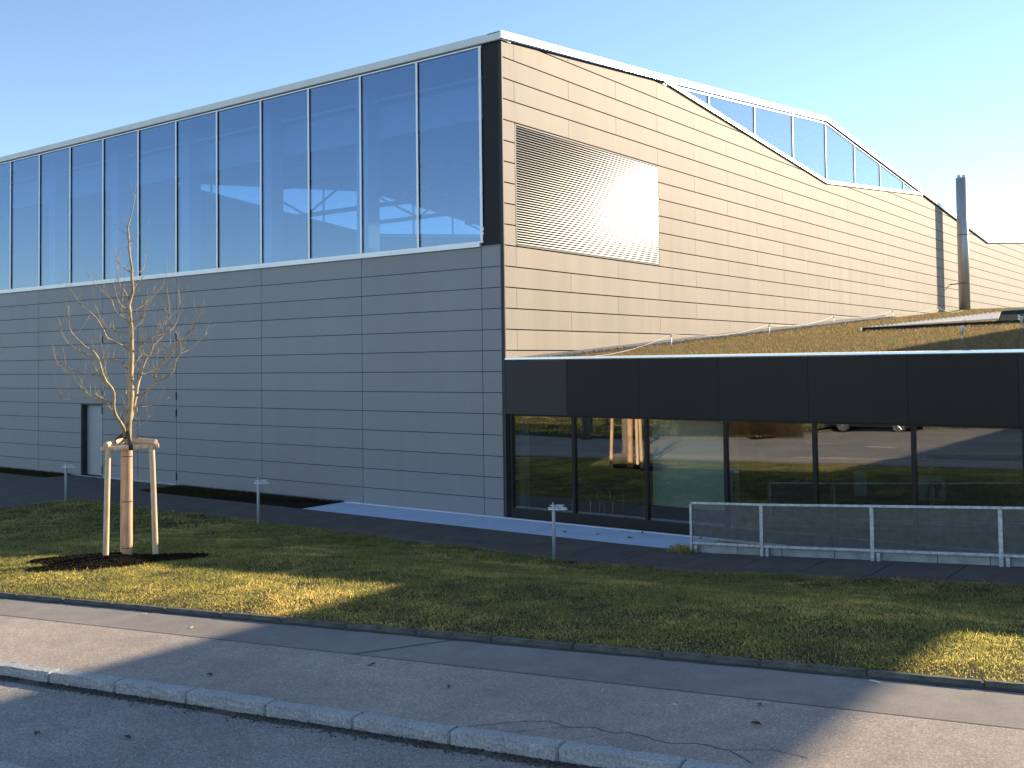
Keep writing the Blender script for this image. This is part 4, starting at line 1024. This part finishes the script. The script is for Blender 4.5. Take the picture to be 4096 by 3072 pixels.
for tgt in (tL.lerp(tR, .5)+Vector((0, 0, -.02)), tR.lerp(tT, .5)+Vector((0, 0, .06)), tT.lerp(tL, .5)+Vector((0, 0, .055))):
    d = (tgt-c); s_ = d.cross(Vector((0, 0, 1))).normalized()*.028
    for q in range(1):
        p = c+Vector((d.x, d.y, 0)).normalized()*.055; e = tgt+Vector((0, 0, .045))
        m.hexa([p-s_+Vector((0, 0, -.05)), p+s_+Vector((0, 0, -.05)), e+s_+Vector((0, 0, -.004)), e-s_+Vector((0, 0, -.004)), p-s_+Vector((0, 0, .05)), p+s_+Vector((0, 0, .05)), e+s_+Vector((0, 0, .008)), e-s_+Vector((0, 0, .008))])
m.tube([(0, 0, 2.10), (0, 0, 2.24)], .064, 14)
fm = tL.lerp(tR, .52)+Vector((0, 0, -.02)); dd = (tR-tL).normalized(); m.tube([fm-dd*.035, fm+dd*.035], .054, 12)
m.build('strap', M_strap, sp)
# neighbouring tree, mostly left of the frame
tree_obj('shaded bare tree at the left picture edge, only thin twigs showing', (-7.95, -9.55, G(-7.95, -9.55)), azR+.55, 8, M_bark, .8)
# across the street (seen mirrored in the windows)
def plain_tree(lab, x, y, h, r0, seed):
    rd = random.Random(seed); t = empty('street_tree', (x, y, G(x, y)-.05)); tr_ = MB(); cr_ = MB()
    tr_.tube([(0, 0, -.1), (.02, 0, .3), (.0, .03, h*.4), (.05, 0, h*.7), (0, .05, h)], [r0*1.35, r0, r0*.8, r0*.45, .02], 10)
    for i in range(46):
        z = rd.uniform(.32, .97)*h; a = rd.uniform(0, 6.28); L = (1-z/h)*h*.45+.4; p = Vector((0, 0, z)); d = Vector((math.cos(a), math.sin(a), .6)).normalized(); q = [p]
        for k in range(5): d = (d+Vector((rd.uniform(-.2, .2), rd.uniform(-.2, .2), .15))).normalized(); q.append(q[-1]+d*L/5)
        cr_.tube(q, [r0*.25, r0*.2, r0*.14, r0*.09, r0*.05, .004], 5)
    tr_.build('trunk', M_bark2, t, smooth=True); cr_.build('crown', M_bark2, t)
    tag(t, lab, 'tree', 'bare trees across the road')
plain_tree('grey bare tree mirrored in the second window pane, behind the stakes', -5.6, -14.9, 8, .13, 3)
plain_tree('thin bare tree mirrored in the second window pane, near its left side', -15, -27.5, 7, .10, 4)
plain_tree('dark trunk mirrored by the left mullion of the second window pane', -13.6, -24.8, 9, .2, 6)
# hedge of bare shrubs across the road
def shrub(seed):
    r = np.random.default_rng(seed); n = 2600
    a = r.uniform(0, 2*np.pi, n); q = np.sqrt(r.random(n)); x = 1.7*q*np.cos(a); y = .9*q*np.sin(a); z = r.random(n)*1.25*np.sqrt(np.clip(1-q**2*.75, .05, 1))
    h = r.uniform(.12, .40, n); tx = x*.25*h+r.normal(0, .12, n); ty = y*.25*h+r.normal(0, .12, n); w = .012
    V = np.stack([np.stack([x-w, y, z], 1), np.stack([x+w, y, z], 1), np.stack([x+tx, y+ty, z+h], 1)], 1).reshape(-1, 3)
    return np_mesh('bare_shrub', V, np.arange(3*n).reshape(-1, 3), M_twig)
sh0 = [shrub(1), shrub(2)]
for i in range(8):
    o = sh0[i] if i < 2 else sh0[i % 2].copy()
    if i >= 2: COL.objects.link(o)
    x = -7.4+i*1.75+.0; y = -25.0+.143*x-(.4 if i % 2 else 0); 
    if i >= 3: y = -34.2+.2*i
    o.location = (x, y, G(x, y)-.05); o.rotation_euler.z = .3*i; o.scale = (1, 1, .85+.1*(i % 3))
    tag(o, 'leafless brown shrub of the hedge across the road, %s from its left end' % ords[i], 'shrub', 'bare shrubs across the road')
# pale wall beyond the verge
m = MB(); m.box(-40, 30, -.15, .15, -.5, 3.0); o = m.build('boundary_wall', M_render); o.location = (0, -42, 1.0); tag(o, 'pale rendered boundary wall beyond the hedge across the road', 'wall')
# parked car across the road
car = tag(empty('parked_car', (-1.0, -30.6, G(-1, -30.6)-.125)), 'dark car with bright alloy wheels parked across the road', 'car')
prof = [(-2.1, .35), (-2.15, .6), (-2.05, .92), (-1.75, 1.0), (-1.1, 1.42), (.3, 1.46), (1.0, 1.02), (1.9, .88), (2.12, .62), (2.1, .32), (1.72, .24), (-1.7, .24)]
m = MB(); m.prism([(x, -.82, z) for x, z in prof], (0, 1.64, 0)); body = m.build('body', M_car, car, bevel=.06, seg=3)
for s in (-1, 1):
    m = MB(); m.prism([(-1.45, s*.828, 1.02), (.75, s*.828, 1.04), (.25, s*.828, 1.38), (-1.0, s*.828, 1.36)], (0, s*.004, 0)); m.build('side_window', M_strap, body)
for x in (-1.3, 1.3):
    for s in (-1, 1):
        w_ = MB(); y0 = s*.70; w_.tube([(x, s*.62, .31), (x, s*.84, .31)], .31, 22); wh = w_.build('wheel', M_tyre, car)
        r3 = MB(); r3.tube([(x, s*.845, .31), (x, s*.855, .31)], .06, 10)
        for q in range(8): a = q*math.pi/4; r3.tube([(x, s*.85, .31), (x+.21*math.cos(a), s*.85, .31+.21*math.sin(a))], .017, 5)
        r3.tube([(x+.215*math.cos(a), s*.85, .31+.215*math.sin(a)) for a in np.linspace(0, 2*math.pi, 20)], .018, 5); r3.build('rim', M_chrome, wh)
for s in (-1, 1):
    m = MB(); m.box(2.02, 2.12, s*.6-.16, s*.6+.16, .62, .76); m.build('headlight', M_lampglass, car)
